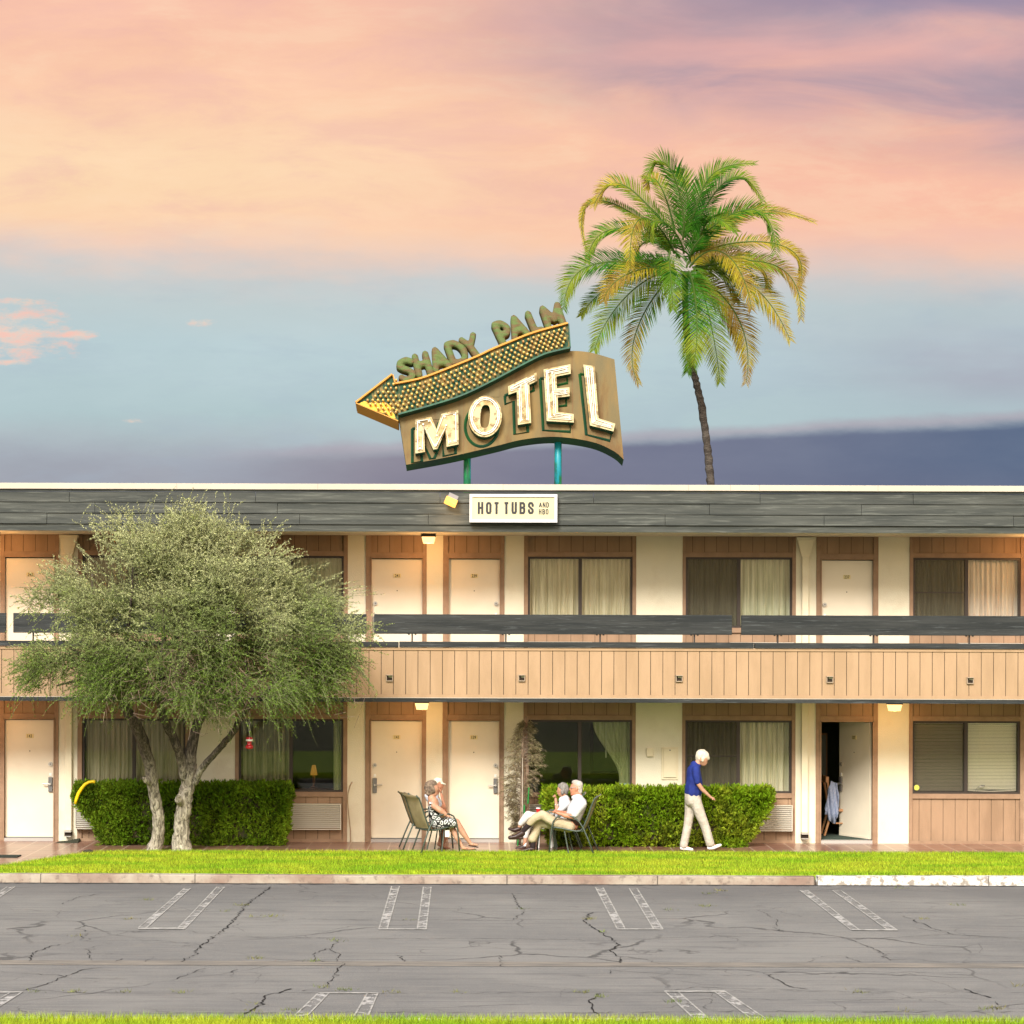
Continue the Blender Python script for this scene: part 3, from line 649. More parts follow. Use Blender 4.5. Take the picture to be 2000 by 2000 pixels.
# balcony
MB().box((XL, YB+.03, 2.62), (XR, YW-.002, 2.93)).build('balcony_deck', sof, BL)
gp = groove_panel('balcony_parapet', XL, XR, 2.735, 3.467, YB-.012, tan, pitch=.2035, off=.13, gap=.010)
mb = MB(); mb.box((XL, YB-.03, 3.467), (XR, YB+.12, 3.516)); mb.box((XL, YB-.026, 2.684), (XR, YB+.02, 2.734)); mb.build('parapet_trim', tan, BL, bevel=.003)
MB().box((XL, YB+.018, 2.62), (XR, YB+.10, 3.466)).build('parapet_wall', tan, BL)
MB().box((XL, YB-.04, 2.674), (XR, YB+.02, 2.683)).build('drip_flashing', capm, BL)
MB().box((XL, YB-.034, 2.608), (XR, YB+.0175, 2.673)).build('deck_edge', slate2, BL)
mb = MB()
for a_, c_ in ((-700, 76), (780, 1472), (1474, 2600), (77, 779)):
    xa, xc = P(a_, 1258, YB).x, P(c_, 1258, YB).x; mb.box((xa, YB-.055, 3.517+random.uniform(0, .004)), (xc-.006, YB+.11, 3.610+random.uniform(-.004, .004)))
mb.build('lower_rail', slate2, BL, bevel=.006)
for a_, c_ in ((-640, 13), (27, 716), (731, 1429), (1447, 2200)):
    xa, xc = P(a_, 1220, YB).x, P(c_, 1220, YB).x
    MB().box((xa, YB-.06, 3.738), (xc, YB-.015, 4.066)).build('rail_board', slate2, BL, bevel=.008)
for px in (-100, 65, 250, 435, 620, 805, 988, 1172, 1356, 1519, 1706, 1893, 2080):
    x_ = P(px, 1245, YB).x; mb = MB(); mb.box((x_-.013, YB-.012, 3.605), (x_+.013, YB+.012, 4.02)); mb.box((x_-.05, YB-.014, 3.745), (x_+.05, YB-.008, 3.775))
    mb.box((x_-.07, YB-.03, 3.722), (x_-.04, YB+.0, 3.74)); mb.box((x_+.04, YB-.03, 3.722), (x_+.07, YB+.0, 3.74))
    mb.build('rail_post', bronze, BL)

# ------------------------------------------------------------- curtains and blinds
def curtain(x0, x1, z0, z1, m, label, y=YW+.20, amp=.022, wl=.085, tie=None, seed=0):
    rs = random.Random(seed); nx = max(12, int((x1-x0)/.007)); nz = 26; ph = rs.uniform(0, 6); vs = []; 
    w2 = [rs.uniform(.6, 1.5) for _ in range(6)]
    for i in range(nz+1):
        v = i/nz; z = z1+(z0-z1)*v
        for j in range(nx+1):
            u = j/nx
            if tie:           # gathered towards one side
                zt_, side = tie; q = min(1, v/zt_); q = q*q*(3-2*q); w = 1-.72*q if v < zt_ else .28+.10*(v-zt_)
                uu = 1-(1-u)*w if side > 0 else u*w
            else: uu = u
            x = x0+(x1-x0)*uu; s_ = u*(x1-x0)/wl*2*math.pi
            d = math.sin(s_+ph+.8*math.sin(s_*.23+w2[0])+.25*math.sin(v*5+u*4))+.5*math.sin(s_*.51+w2[1]*3)+.3*math.sin(s_*1.9+w2[2]*5)
            vs.append((x, y+amp*d, z))
    fs = [(i*(nx+1)+j, i*(nx+1)+j+1, (i+1)*(nx+1)+j+1, (i+1)*(nx+1)+j) for i in range(nz) for j in range(nx)]
    return tag(MB().add(vs, fs).build('curtain', m, smooth=True), label, 'curtain', 'curtains in the room windows')
def cloth(name, c1, c2, tr=.3, em=0): return mat(name, c1, .9, c2, 3, stretch=(8, 1, .3), trans=tr)
c_olive = cloth('olive_curtain', (.50, .48, .36), (.28, .27, .18)); c_grey = cloth('grey_green_curtain', (.66, .64, .52), (.42, .41, .31))
c_pale = cloth('pale_curtain', (.88, .86, .68), (.62, .60, .43)); c_green = cloth('pale_green_curtain', (.68, .72, .48), (.46, .52, .30)); c_white = cloth('pinkish_white_curtain', (.92, .86, .78), (.70, .62, .56))
c_mint = cloth('mint_curtain', (.80, .84, .66), (.52, .57, .42))
lo, up = FLOORS
def wx(i, u): return X(ws[i][3]+.0)+(X(ws[i][4])-X(ws[i][3]))*u
Z0, Z1 = lo['wb']+.03, lo['wt']-.03; V0, V1 = up['wb']+.03, up['wt']-.03
curtain(wx(0, .02), wx(0, .98), Z0-.05, Z1, c_grey, 'grey green curtain across the ground floor window behind the leaning tree trunks', seed=1)
curtain(wx(1, .0), wx(1, .49), Z0-.05, Z1, c_olive, 'dark olive curtain in the left half of the window behind the red feeder', seed=2)
curtain(wx(1, .90), wx(1, 1.0), Z0-.05, Z1, c_green, 'narrow pale green curtain strip beside door 141', seed=3, wl=.06)
curtain(wx(2, .63), wx(2, .985), Z0-.05, Z1, c_green, 'pale green curtain tied back at the right of the dark window', tie=(.80, 1), seed=4, amp=.015)
curtain(wx(3, .0), wx(3, .5), Z0-.05, Z1, c_olive, 'dim curtain behind the screen at the left of the walking woman\'s window', seed=5)
curtain(wx(3, .52), wx(3, 1.0), Z0-.05, Z1, c_pale, 'pale curtain in the ground floor window right of the walking woman', seed=6)
curtain(wx(0, .0), wx(0, 1.0), V0-.05, V1, c_grey, 'curtain in the upper window hidden by the left of the tree crown', seed=7)
curtain(wx(1, .0), wx(1, 1.0), V0-.05, V1, c_mint, 'upper window curtain half hidden by the right of the tree crown', seed=8)
curtain(wx(2, .0), wx(2, .5), V0-.05, V1, c_pale, 'pale curtain in the left half of the window beside door 239', seed=9)
curtain(wx(2, .5), wx(2, 1.0), V0-.05, V1, c_pale, 'pale curtain in the right half of the window beside door 239', seed=10)
curtain(wx(3, .0), wx(3, .5), V0-.05, V1, c_grey, 'shaded curtain in the left half of the upper window by the downspout', seed=11)
curtain(wx(3, .5), wx(3, 1.0), V0-.05, V1, c_mint, 'mint curtain in the right half of the upper window by the downspout', seed=12, wl=.11)
curtain(wx(4, .0), wx(4, .5), V0-.05, V1, c_grey, 'dim curtain behind the barred screen of the far right upper window', seed=13)
curtain(wx(4, .5), wx(4, 1.0), V0-.05, V1, c_white, 'pinkish white curtain in the far right upper window', seed=14)
# swags of the room 239 window
def blind(x0, x1, m, label, seed):
    rs = random.Random(seed); r_ = thing('window_blind', label, 'blind', ((x0+x1)/2, YW+.12, Z0), 'slatted blinds in the far right ground floor window')
    MB().box((x0, YW+.10, Z1-.03), (x1, YW+.14, Z1)).build('head_rail', m, r_)
    mb = MB(); z = Z1-.04; k = 0
    while z > Z0+.01:
        tl = rs.uniform(-.001, .001); sag = -.02*rs.random() if (z < Z0+.1 and rs.random() < .4) else 0
        xm_ = x0+(x1-x0)*rs.uniform(.2, .8)
        vs = []
        for x_ in (x0, xm_, x1):
            s_ = sag if x_ == xm_ else 0; vs += [(x_, YW+.112, z+.003+s_+tl), (x_, YW+.128, z-.018+s_+tl)]
        mb.add(vs, [(0, 1, 3, 2), (2, 3, 5, 4)]); z -= .0245; k += 1
    mb.build('slats', m, r_)
bl1 = mat('blind_cream', (.90, .87, .74), .6, trans=.15)
blind(wx(4, .02), wx(4, .48), bl1, 'shaded slatted blind behind the insect screen with the round yellow sticker', 1)
blind(wx(4, .52), wx(4, .98), bl1, 'bright cream slatted blind with bent lower slats', 2)
p_ = P(1791, 1538.5, YW); st = MB(); st.tube([(p_.x, YW+.034, p_.z), (p_.x, YW+.032, p_.z)], .047, 24)
tag(st.build('sticker', mat('yellow_sticker', (.55, .55, .10), .6)), 'round yellow sticker at the lower left of the window with blinds', 'sticker')
p_ = P(1916, 1536, YW+.09); mb = MB(); mb.box((p_.x-.03, YW+.08, p_.z-.02), (p_.x+.05, YW+.095, p_.z+.012)); mb.box((p_.x-.005, YW+.076, p_.z+.002), (p_.x+.062, YW+.094, p_.z+.024), 1)
mb.tube([(p_.x-.03, YW+.09, p_.z), (p_.x-.08, YW+.09, p_.z-.04), (p_.x-.10, YW+.09, p_.z-.10)], .003, 5, mi=1)
tag(mb.build('window_latch', [metal_l, metal_d]), 'small clip with a cord hanging on the bright blind', 'clip')

# ------------------------------------------------------------- lamps
lens = mat('lamp_lens', (.45, .22, .06), .4, emit=(1.0, .62, .22), estr=1.15)
def soffit_lamp(px, py, zc, label, power=9):
    power *= .85
    x_ = P(px, py, 39.15).x; r_ = thing('ceiling_lamp', label, 'lamp', (x_, 39.15, zc-.17), 'lit lamps under the balcony and the eaves')
    mb = MB(); mb.box((x_-.125, 39.05, zc-.055), (x_+.125, 39.25, zc-.001)); mb.build('housing', bronze, r_, bevel=.006)
    mb = MB(); a_, c_ = .115, .09; z1, z0 = zc-.056, zc-.165
    mb.add([(x_-a_, 39.06, z1), (x_+a_, 39.06, z1), (x_+a_, 39.24, z1), (x_-a_, 39.24, z1), (x_-c_, 39.08, z0), (x_+c_, 39.08, z0), (x_+c_, 39.22, z0), (x_-c_, 39.22, z0)],
           [(0, 1, 2, 3), (7, 6, 5, 4), (0, 4, 5, 1), (1, 5, 6, 2), (2, 6, 7, 3), (3, 7, 4, 0)])
    mb.build('lens', lens, r_, bevel=.004)
    l = bpy.data.lights.new('lamp_light', 'POINT'); l.energy = power; l.color = (1.0, .50, .18); l.shadow_soft_size = .07
    lo_ = bpy.data.objects.new('lamp_light', l); COL.objects.link(lo_); lo_.parent = r_; lo_.location = (0, 0, -.06)
soffit_lamp(837, 1050, 5.444, 'glowing lamp under the roof eaves between doors 241 and 239', 14)
soffit_lamp(824, 1378, 2.62, 'glowing lamp under the balcony between doors 141 and 139', 10)
soffit_lamp(1747, 1384, 2.62, 'glowing lamp under the balcony right of the open door', 9)
soffit_lamp(-16, 1050, 5.444, 'glowing lamp under the eaves at the far left of the picture', 14)
soffit_lamp(-20, 1378, 2.62, 'glowing lamp under the balcony at the far left of the picture', 7)
soffit_lamp(2026, 1050, 5.444, 'glowing lamp under the eaves at the far right of the picture', 14)
# flood lamp on the fascia
fp = P(882, 977, YB-.15); r_ = thing('flood_lamp', 'lit white floodlight tilted on the grey fascia left of the framed sign', 'lamp', fp)
MT = Matrix.Translation(fp) @ Matrix.Rotation(R(24), 4, 'Y') @ Matrix.Rotation(R(-30), 4, 'X')
MB().obox(MT, (-.085, -.04, .005), (.085, .06, .105)).build('housing', mat('flood_housing', (.24, .225, .22), .6), r_, bevel=.008)
MB().obox(MT, (-.10, -.07, -.085), (.10, .05, .004)).build('lens', mat('flood_lens', (.35, .16, .03), .4, emit=(1.0, .42, .09), estr=.95), r_, bevel=.006)
MB().obox(Matrix.Translation(fp), (-.02, .04, -.02), (.02, .13, .08)).build('bracket', metal_d, r_)
l = bpy.data.lights.new('lamp_light', 'POINT'); l.energy = 4.5; l.color = (1.0, .62, .30); l.shadow_soft_size = .06
lo_ = bpy.data.objects.new('lamp_light', l); COL.objects.link(lo_); lo_.parent = r_; lo_.location = (-.03, -.16, -.22)

# ------------------------------------------------------------- framed sign
a_ = P(917, 1020, YB-.14); c_ = P(1088.5, 965.5, YB-.14)
sg = thing('framed_sign', 'white framed cream sign about hot tubs on the grey fascia', 'sign', ((a_.x+c_.x)/2, YB-.08, a_.z))
x0, x1, z0, z1 = a_.x, c_.x, a_.z, c_.z; e = .045
mb = MB()
mb.prism([(x0, z0), (x1, z0), (x1-e, z0+e), (x0+e, z0+e)], YB-.15, YB-.03); mb.prism([(x0, z1), (x0+e, z1-e), (x1-e, z1-e), (x1, z1)], YB-.15, YB-.03)
mb.prism([(x0, z0), (x0+e, z0+e), (x0+e, z1-e), (x0, z1)], YB-.15, YB-.03); mb.prism([(x1, z0), (x1, z1), (x1-e, z1-e), (x1-e, z0+e)], YB-.15, YB-.03)
mb.build('frame', mat('sign_frame_white', (.60, .60, .62), .4), sg)
MB().box((x0+e-.002, YB-.128, z0+e-.002), (x1-e+.002, YB-.035, z1-e+.002)).build('face', mat('sign_face_cream', (.56, .51, .33), .6, (.53, .47, .29), 1.2), sg)
sink = mat('sign_lettering', (.035, .035, .04), .7)
GL = {'H': [[(0, 0), (0, 1)], [(1, 0), (1, 1)], [(0, .52), (1, .52)]], 'O': [[(.5, 1), (.85, .97), (1, .82), (1, .18), (.85, .03), (.5, 0), (.15, .03), (0, .18), (0, .82), (.15, .97), (.5, 1)]],
 'T': [[(.5, 0), (.5, 1)], [(-.05, 1), (1.05, 1)]], 'U': [[(0, 1), (0, .18), (.15, .03), (.5, 0), (.85, .03), (1, .18), (1, 1)]],
 'B': [[(0, 0), (0, 1)], [(0, 1), (.7, 1), (.97, .88), (.97, .66), (.75, .54), (0, .54)], [(.7, .54), (1, .42), (1, .14), (.75, 0), (0, 0)]],
 'S': [[(1, .74), (1, .85), (.8, .98), (.5, 1), (.18, .98), (0, .84), (.02, .68), (.3, .56), (.72, .44), (1, .30), (1, .15), (.8, .02), (.5, 0), (.2, .02), (0, .15), (0, .27)]],
 'A': [[(0, 0), (.5, 1)], [(.5, 1), (1, 0)], [(.18, .30), (.82, .30)]], 'N': [[(0, 0), (0, 1)], [(0, 1), (1, 0)], [(1, 0), (1, 1)]], 'D': [[(0, 0), (0, 1)], [(0, 1), (.6, 1), (1, .80), (1, .20), (.6, 0), (0, 0)]]}
def glyph(ch, px0, px1, py0, py1, wpx):
    p0 = P(px0, py1, YB-.13); p1 = P(px1, py0, YB-.13); w = wpx/117.5/2; x0_, z0_, x1_, z1_ = p0.x+w, p0.z+w, p1.x-w, p1.z-w; mb = MB()
    for si, st_ in enumerate(GL[ch]):
        pts = [Vector((x0_+(x1_-x0_)*u, z0_+(z1_-z0_)*v)) for u, v in st_]; k = len(pts); cl = st_[0] == st_[-1]; lft, rgt = [], []
        for i in range(k):
            a = pts[i-1] if i else (pts[-2] if cl else pts[0]); b = pts[i+1] if i < k-1 else (pts[1] if cl else pts[-1])
            d1 = (pts[i]-a).normalized() if (pts[i]-a).length > 1e-6 else (b-pts[i]).normalized(); d2 = (b-pts[i]).normalized() if (b-pts[i]).length > 1e-6 else d1
            n_ = Vector((-d1.y, d1.x))+Vector((-d2.y, d2.x)); n_ = n_.normalized(); sc_ = w/max(.5, n_.dot(Vector((-d1.y, d1.x)))); ext = Vector((0, 0))
            if not cl and i in (0, k-1) and ch != 'A': ext = d1*(w*.98 if i else -w*.98) if abs(d1.y) > .9 else Vector((0, 0))
            lft.append(pts[i]+n_*sc_+ext); rgt.append(pts[i]-n_*sc_+ext)
        y_ = YB-.134-.0006*si
        for i in range(k-1):
            q = [lft[i], rgt[i], rgt[i+1], lft[i+1]]; mb.add([(a.x, y_, a.y) for a in q]+[(a.x, YB-.1285, a.y) for a in q], [(0, 1, 2, 3), (0, 4, 5, 1), (2, 6, 7, 3), (1, 5, 6, 2), (3, 7, 4, 0)])
    mb.build('lettering', sink, sg)
for ch, a_, c_ in (('H', 933, 944), ('O', 949, 960), ('T', 964, 975.5), ('T', 983.5, 994.5), ('U', 999, 1009.5), ('B', 1014.5, 1026), ('S', 1031, 1042.5)): glyph(ch, a_, c_, 980.5, 1004, 4.1)
for ch, a_, c_ in (('A', 1052.5, 1058.6), ('N', 1060, 1065.3), ('D', 1067, 1072)): glyph(ch, a_, c_, 981, 991.3, 1.5)
for ch, a_, c_ in (('H', 1052.5, 1057.4), ('B', 1059.4, 1064.4), ('O', 1066, 1071)): glyph(ch, a_, c_, 994.3, 1004.5, 1.5)

# ------------------------------------------------------------- parapet vents, downspouts, grilles, boxes
ventm = mat('vent_metal', (.34, .27, .20), .6, metal=.2)
for i, (px, py, lab) in enumerate(((761, 1324, 'small square metal hood on the tan balcony nearest the tree'), (1019, 1324, 'small square metal hood on the balcony above the seated couple in white'),
        (1326, 1325, 'small square metal hood on the balcony above the walking woman'), (1620, 1327, 'small square metal hood on the balcony above the open door'), (1894, 1329, 'small square metal hood on the balcony at the far right'))):
    p_ = P(px, py, YB); r_ = thing('vent_hood', lab, 'vent', (p_.x, YB-.012, p_.z-.06), 'square metal hoods along the balcony parapet'); w = .056
    mb = MB(); mb.box((p_.x-w, YB-.075, p_.z+w-.014), (p_.x+w, YB-.0125, p_.z+w)); mb.box((p_.x-w, YB-.05, p_.z-w), (p_.x+w, YB-.0125, p_.z-w+.014))
    mb.box((p_.x-w, YB-.055, p_.z-w+.014), (p_.x-w+.012, YB-.0125, p_.z+w-.014)); mb.box((p_.x+w-.012, YB-.055, p_.z-w+.014), (p_.x+w, YB-.0125, p_.z+w-.014)); mb.build('hood', ventm, r_)
    mb = MB(); mb.box((p_.x-w+.013, YB-.016, p_.z-w+.015), (p_.x+w-.013, YB-.0125, p_.z+w-.015)); mb.build('opening', dark, r_)
    mb = MB(); mb.add([(p_.x-.02, YB-.05, p_.z+.035), (p_.x+w-.014, YB-.05, p_.z+.035), (p_.x+w-.014, YB-.03, p_.z-.0), (p_.x-.02, YB-.03, p_.z+.01)], [(0, 1, 2, 3)]); mb.build('flap', metal_l, r_)
dsm = mat('downspout_cream', (.72, .66, .50), .7, (.64, .58, .43), 2)
for px, lab in ((135, 'cream downspout with a flared head beside door 143'), (1570.5, 'cream downspout with a flared head between the upper window and door 237')):
    x_ = X(px); r_ = thing('downspout', lab, 'downspout', (x_, YW-.05, .2), 'downspouts on the motel wall')
    mb = MB(); mb.box((x_-.055, YW-.085, .33), (x_+.055, YW-.002, 2.608)); mb.box((x_-.055, YW-.085, 2.94), (x_+.055, YW-.002, 5.10)); mb.build('pipe', dsm, r_, bevel=.005)
    mb = MB(); mb.box((x_-.16, YW-.16, 5.38), (x_+.16, YW-.002, 5.43)); mb.add([(x_-.145, YW-.15, 5.38), (x_+.145, YW-.15, 5.38), (x_+.145, YW-.002, 5.38), (x_-.145, YW-.002, 5.38), (x_-.06, YW-.09, 5.09), (x_+.06, YW-.09, 5.09), (x_+.06, YW-.002, 5.09), (x_-.06, YW-.002, 5.09)],
        [(0, 4, 5, 1), (1, 5, 6, 2), (2, 6, 7, 3), (3, 7, 4, 0), (4, 7, 6, 5)]); mb.build('head', dsm, r_)
    mb = MB(); mb.box((x_-.06, YW-.17, .30), (x_+.06, YW-.003, .33)); mb.box((x_-.06, YW-.17, .22), (x_+.06, YW-.003, .235)); mb.box((x_-.06, YW-.12, .235), (x_+.06, YW-.003, .30), 1); mb.build('outlet', [metal_l, dark], r_)
acm = mat('grille_aluminium', (.58, .55, .48), .5, metal=.25)
acf = mat('grille_housing', (.36, .26, .19), .7)
def grille(x0, x1, zt, lab):
    z0, z1 = zt-.42, zt; r_ = thing('air_grille', lab, 'air conditioner', ((x0+x1)/2, YW-.05, z0), 'louvred air conditioner grilles below the windows')
    mb = MB(); mb.box((x0, YW-.10, z0), (x1, YW-.019, z1)); mb.build('housing', acf, r_)
    mb = MB(); z = z0+.02
    while z < z1-.02:
        mb.add([(x0+.015, YW-.135, z), (x1-.015, YW-.135, z), (x1-.015, YW-.102, z+.020), (x0+.015, YW-.102, z+.020), (x0+.015, YW-.135, z+.005), (x1-.015, YW-.135, z+.005), (x1-.015, YW-.102, z+.025), (x0+.015, YW-.102, z+.025)],
               [(0, 1, 5, 4), (4, 5, 6, 7), (0, 3, 2, 1), (3, 7, 6, 2), (0, 4, 7, 3), (1, 2, 6, 5)]); z += .0335
    mb.build('louvres', acm, r_)
    mb = MB(); mb.box((x0, YW-.14, z1), (x1, YW-.019, z1+.012)); mb.box((x0, YW-.14, z0-.012), (x1, YW-.019, z0)); mb.box((x0, YW-.14, z0), (x0+.014, YW-.10, z1)); mb.box((x1-.014, YW-.14, z0), (x1, YW-.10, z1)); mb.build('surround', acm, r_)
grille(X(149), X(266), .787, 'louvred air conditioner grille behind the left end of the left hedge')
grille(X(549), X(667), .787, 'louvred air conditioner grille right of the left hedge, beside door 141')
grille(X(1024), X(1142), .787, 'louvred air conditioner grille behind the seated couple in white')
grille(X(1428), X(1546), .787, 'louvred air conditioner grille at the right end of the right hedge')
grille(X(1030), X(1154), 3.60, 'air conditioner grille on the balcony below the window beside door 239')
grille(X(1424), X(1548), 3.60, 'air conditioner grille on the balcony left of door 237')
grille(X(1868), X(1993), 3.60, 'air conditioner grille on the balcony at the far right')
panelm = mat('panel_cream', (.66, .59, .42), .7, (.62, .55, .39), 3)
a_ = P(1291.7, 1522.6, YW); c_ = P(1324.6, 1459.5, YW)
r_ = thing('meter_cabinet', 'tall cream panel box on the wall left of the walking woman', 'cabinet', ((a_.x+c_.x)/2, YW-.02, a_.z))
MB().box((a_.x, YW-.02, a_.z), (c_.x, YW-.001, c_.z)).build('surround', panelm, r_, bevel=.004)
MB().box((a_.x+.035, YW-.04, a_.z+.04), (c_.x-.035, YW-.021, c_.z-.02)).build('cover', panelm, r_, bevel=.004)
MB().sphere(((a_.x+c_.x)/2, YW-.042, c_.z-.05), .012).build('lock', metal_d, r_)
a_ = P(1262.5, 1477.5, YW); c_ = P(1275.6, 1461, YW)
tag(MB().box((a_.x, YW-.05, a_.z), (c_.x, YW-.001, c_.z)).build('junction_box', panelm, bevel=.006), 'small square cream box on the wall left of the tall panel box', 'box')

# ------------------------------------------------------------- inside the rooms
wood = mat('chair_wood', (.42, .22, .10), .5, (.34, .17, .08), 6, stretch=(1, 1, .2))
cx_, cy_ = P(1629, 1600, YW+1.0).x, YW+1.0
r_ = thing('wooden_chair', 'wooden chair in the dark room behind the open door', 'chair', (cx_, cy_, .2))
def bar(mb, a, b, r): return mb.tube([a, b], r, 6)
for (bx, by) in ((-.10, -.2), (-.10, .2), (.38, -.2), (.38, .2)):
    bar(MB(), (cx_+bx+(-.10 if bx < 0 else .04), cy_+by, .2), (cx_+bx+.03, cy_+by, .64), .022).build('leg', wood, r_)
MB().box((cx_-.08, cy_-.22, .63), (cx_+.42, cy_+.22, .67)).build('seat', wood, r_)
mb = MB(); bar(mb, (cx_-.06, cy_-.2, .42), (cx_+.40, cy_-.2, .42), .014); mb.build('stretcher', wood, r_)
mb = MB(); bar(mb, (cx_-.07, cy_-.2, .66), (cx_-.16, cy_-.2, 1.22), .02); bar(mb, (cx_-.07, cy_+.2, .66), (cx_-.16, cy_+.2, 1.22), .02); mb.box((cx_-.185, cy_-.23, 1.14), (cx_-.13, cy_+.23, 1.24)); mb.build('backrest', wood, r_)
# shirt on the chair back
denim = mat('shirt_blue', (.22, .27, .40), .9, (.30, .35, .48), 30, stretch=(1, 1, 1))
shp = [(298, 932), (345, 955), (378, 960), (385, 1040), (405, 1130), (405, 1250), (385, 1400), (350, 1510), (300, 1490), (262, 1460), (256, 1390), (205, 1380), (222, 1290), (240, 1250), (245, 1150), (268, 1010)]
mb = MB(); shp2 = [P(1580+x/6.9, 1390+y/6.9, cy_-.24) for x, y in shp]
bm = bmesh.new(); vs = [bm.verts.new((p.x, cy_-.24, p.z)) for p in shp2]; bm.faces.new(vs)
bmesh.ops.triangulate(bm, faces=bm.faces[:]); bmesh.ops.subdivide_edges(bm, edges=bm.edges[:], cuts=3, use_grid_fill=True)
for v in bm.verts: v.co.y += .030*math.sin((v.co.x+.12*v.co.z)*85)+.02*math.sin(v.co.x*31+v.co.z*9)-.015
bmesh.ops.recalc_face_normals(bm, faces=bm.faces[:])
vs = [tuple(v.co) for v in bm.verts]; bm.verts.index_update(); fs = [tuple(v.index for v in f.verts) for f in bm.faces]; bm.free()
so = MB().add(vs, fs).build('shirt', denim, smooth=True); sm_ = so.modifiers.new('thick', 'SOLIDIFY'); sm_.thickness = .012
tag(so, 'blue grey shirt hanging over the wooden chair in the open doorway', 'shirt')
# doorway mirror/cupboard seen inside room 137
p0 = P(1603, 1528, YW+2.2); p1 = P(1616, 1432, YW+2.2)
r_ = thing('wall_mirror', 'dim framed mirror on the wall inside the open doorway', 'mirror', ((p0.x+p1.x)/2, YW+2.2, p0.z))
MB().box((p0.x-.2, YW+2.2, p0.z), (p1.x, YW+2.24, p1.z)).build('frame', wood, r_)
MB().box((p0.x-.18, YW+2.19, p0.z+.03), (p1.x-.03, YW+2.199, p1.z-.03)).build('mirror_glass', mat('dim_mirror', (.20, .21, .17), .3), r_)
# table lamp in the room behind the feeder window
p_ = P(613, 1503, YW+1.6); r_ = thing('table_lamp', 'lit amber table lamp inside the dark window left of door 141', 'lamp', (p_.x, YW+1.6, .95))
MB().lathe([(.062, 0), (.065, .01), (.035, .17), (.03, .18)], 16, (p_.x, YW+1.6, p_.z-.10)).build('lamp_shade', mat('lampshade', (.45, .22, .05), .8, emit=(1.0, .45, .08), estr=.14), r_)
MB().lathe([(.08, 0), (.08, .02), (.02, .05), (.03, .2), (.015, .3)], 12, (p_.x, YW+1.6, .95)).build('lamp_base', wood, r_)
r2 = thing('side_table', 'dark side table under the amber lamp', 'table', (p_.x, YW+1.6, .2))
MB().box((p_.x-.35, YW+1.35, .90), (p_.x+.35, YW+1.85, .948)).build('tabletop', wood, r2)
for sx in (-.3, .3):
    for sy in (1.40, 1.80): MB().box((p_.x+sx-.02, YW+sy-.02, .2), (p_.x+sx+.02, YW+sy+.02, .90)).build('leg', wood, r2)
# picture frame and curtain rod in the dark window
p0 = P(1152, 1512, YW+2.6); p1 = P(1215, 1412, YW+2.6)
r_ = thing('wall_picture', 'dark framed green panel on the wall inside the dark window', 'picture', ((p0.x+p1.x)/2, YW+2.6, p0.z))
MB().box((p0.x, YW+2.57, p0.z), (p1.x+.5, YW+2.60, p1.z)).build('frame', dark, r_)
MB().box((p0.x+.06, YW+2.555, p0.z+.06), (p1.x+.44, YW+2.568, p1.z-.06)).build('canvas', mat('canvas_green', (.10, .16, .04), .8, (.07, .12, .03), 2), r_)
MB().box((X(1010), YW+2.65, .2), (X(1280), YW+2.7, 2.6)).build('room_wall', interior, BL)
p0 = P(1183.5, 1480, YW+.12); p1 = P(1183.5, 1412, YW+.12)
tag(MB().tube([p0, p1], .009, 6).build('curtain_wand', mat('wand_pale', (.55, .60, .45), .6)), 'thin pale wand hanging beside the tied back curtain', 'rod')
a_ = P(1211, 1540, YW+.11); c_ = P(1232, 1530, YW+.11)
tag(MB().box((a_.x, YW+.1, a_.z), (c_.x, YW+.11, c_.z)).build('leaflet', mat('leaflet_blue', (.20, .42, .55), .5, (.5, .62, .66), 9)), 'pale blue leaflet standing in the corner of the dark window', 'leaflet')
# ============================================================= ROOFTOP SIGN
YS = 42.0; SS = F/YS; PIT = R(-12)
so_ = P(945, 790, YS)
SGN = thing('motel_sign', 'weathered arrow shaped motel sign on two green poles above the roof', 'sign', so_)
CP = math.cos(PIT)
MS = Matrix.Rotation(PIT, 4, 'X')
def L2(px, py): return ((px-945)/SS, -(py-790)/SS/CP)
def A_(l): return [L2(690+x/6.9, 700+y/6.9) for x, y in l]
def B_(l): return [L2(960+x/7.156, 640+y/7.156) for x, y in l]
def C_(l): return [L2(760+x/5.22, 570+y/5.22) for x, y in l]
def smooth_poly(p, n=6, closed=False):
    out = []; k = len(p)
    for i in range(k-1):
        p0, p1, p2, p3 = p[max(i-1, 0)], p[i], p[i+1], p[min(i+2, k-1)]
        for j in range(n):
            t_ = j/n; q = []
            for d in (0, 1):
                q.append(.5*((2*p1[d])+(-p0[d]+p2[d])*t_+(2*p0[d]-5*p1[d]+4*p2[d]-p3[d])*t_*t_+(-p0[d]+3*p1[d]-3*p2[d]+p3[d])*t_**3))
            out.append(tuple(q))
    return out+[tuple(p[-1])]
def sbuild(mb, name, m, parent=SGN, **kw):
    mb.v = [tuple(MS @ Vector(v)) for v in mb.v]; return mb.build(name, m, parent, local=True, **kw)
facem = mat('rusted_sheet_metal', (.135, .110, .055), .75, (.20, .135, .05), 1.6, stretch=(1.2, 1, .25), metal=.25, bump=.004, bscale=3, stain=(2.2, (.12, .065, .025, 1), .75, .48, .66), detail=7)
greenm = mat('green_enamel', (.004, .040, .020), .7, (.010, .075, .015), 1.2, lo=.4, hi=.7, stain=(9, (.06, .05, .02, 1), .5, .6, .7))
yellowm = mat('yellow_enamel', (.46, .21, .012), .5, (.48, .21, .012), 3, stain=(14, (.10, .06, .02, 1), .6, .66, .72))
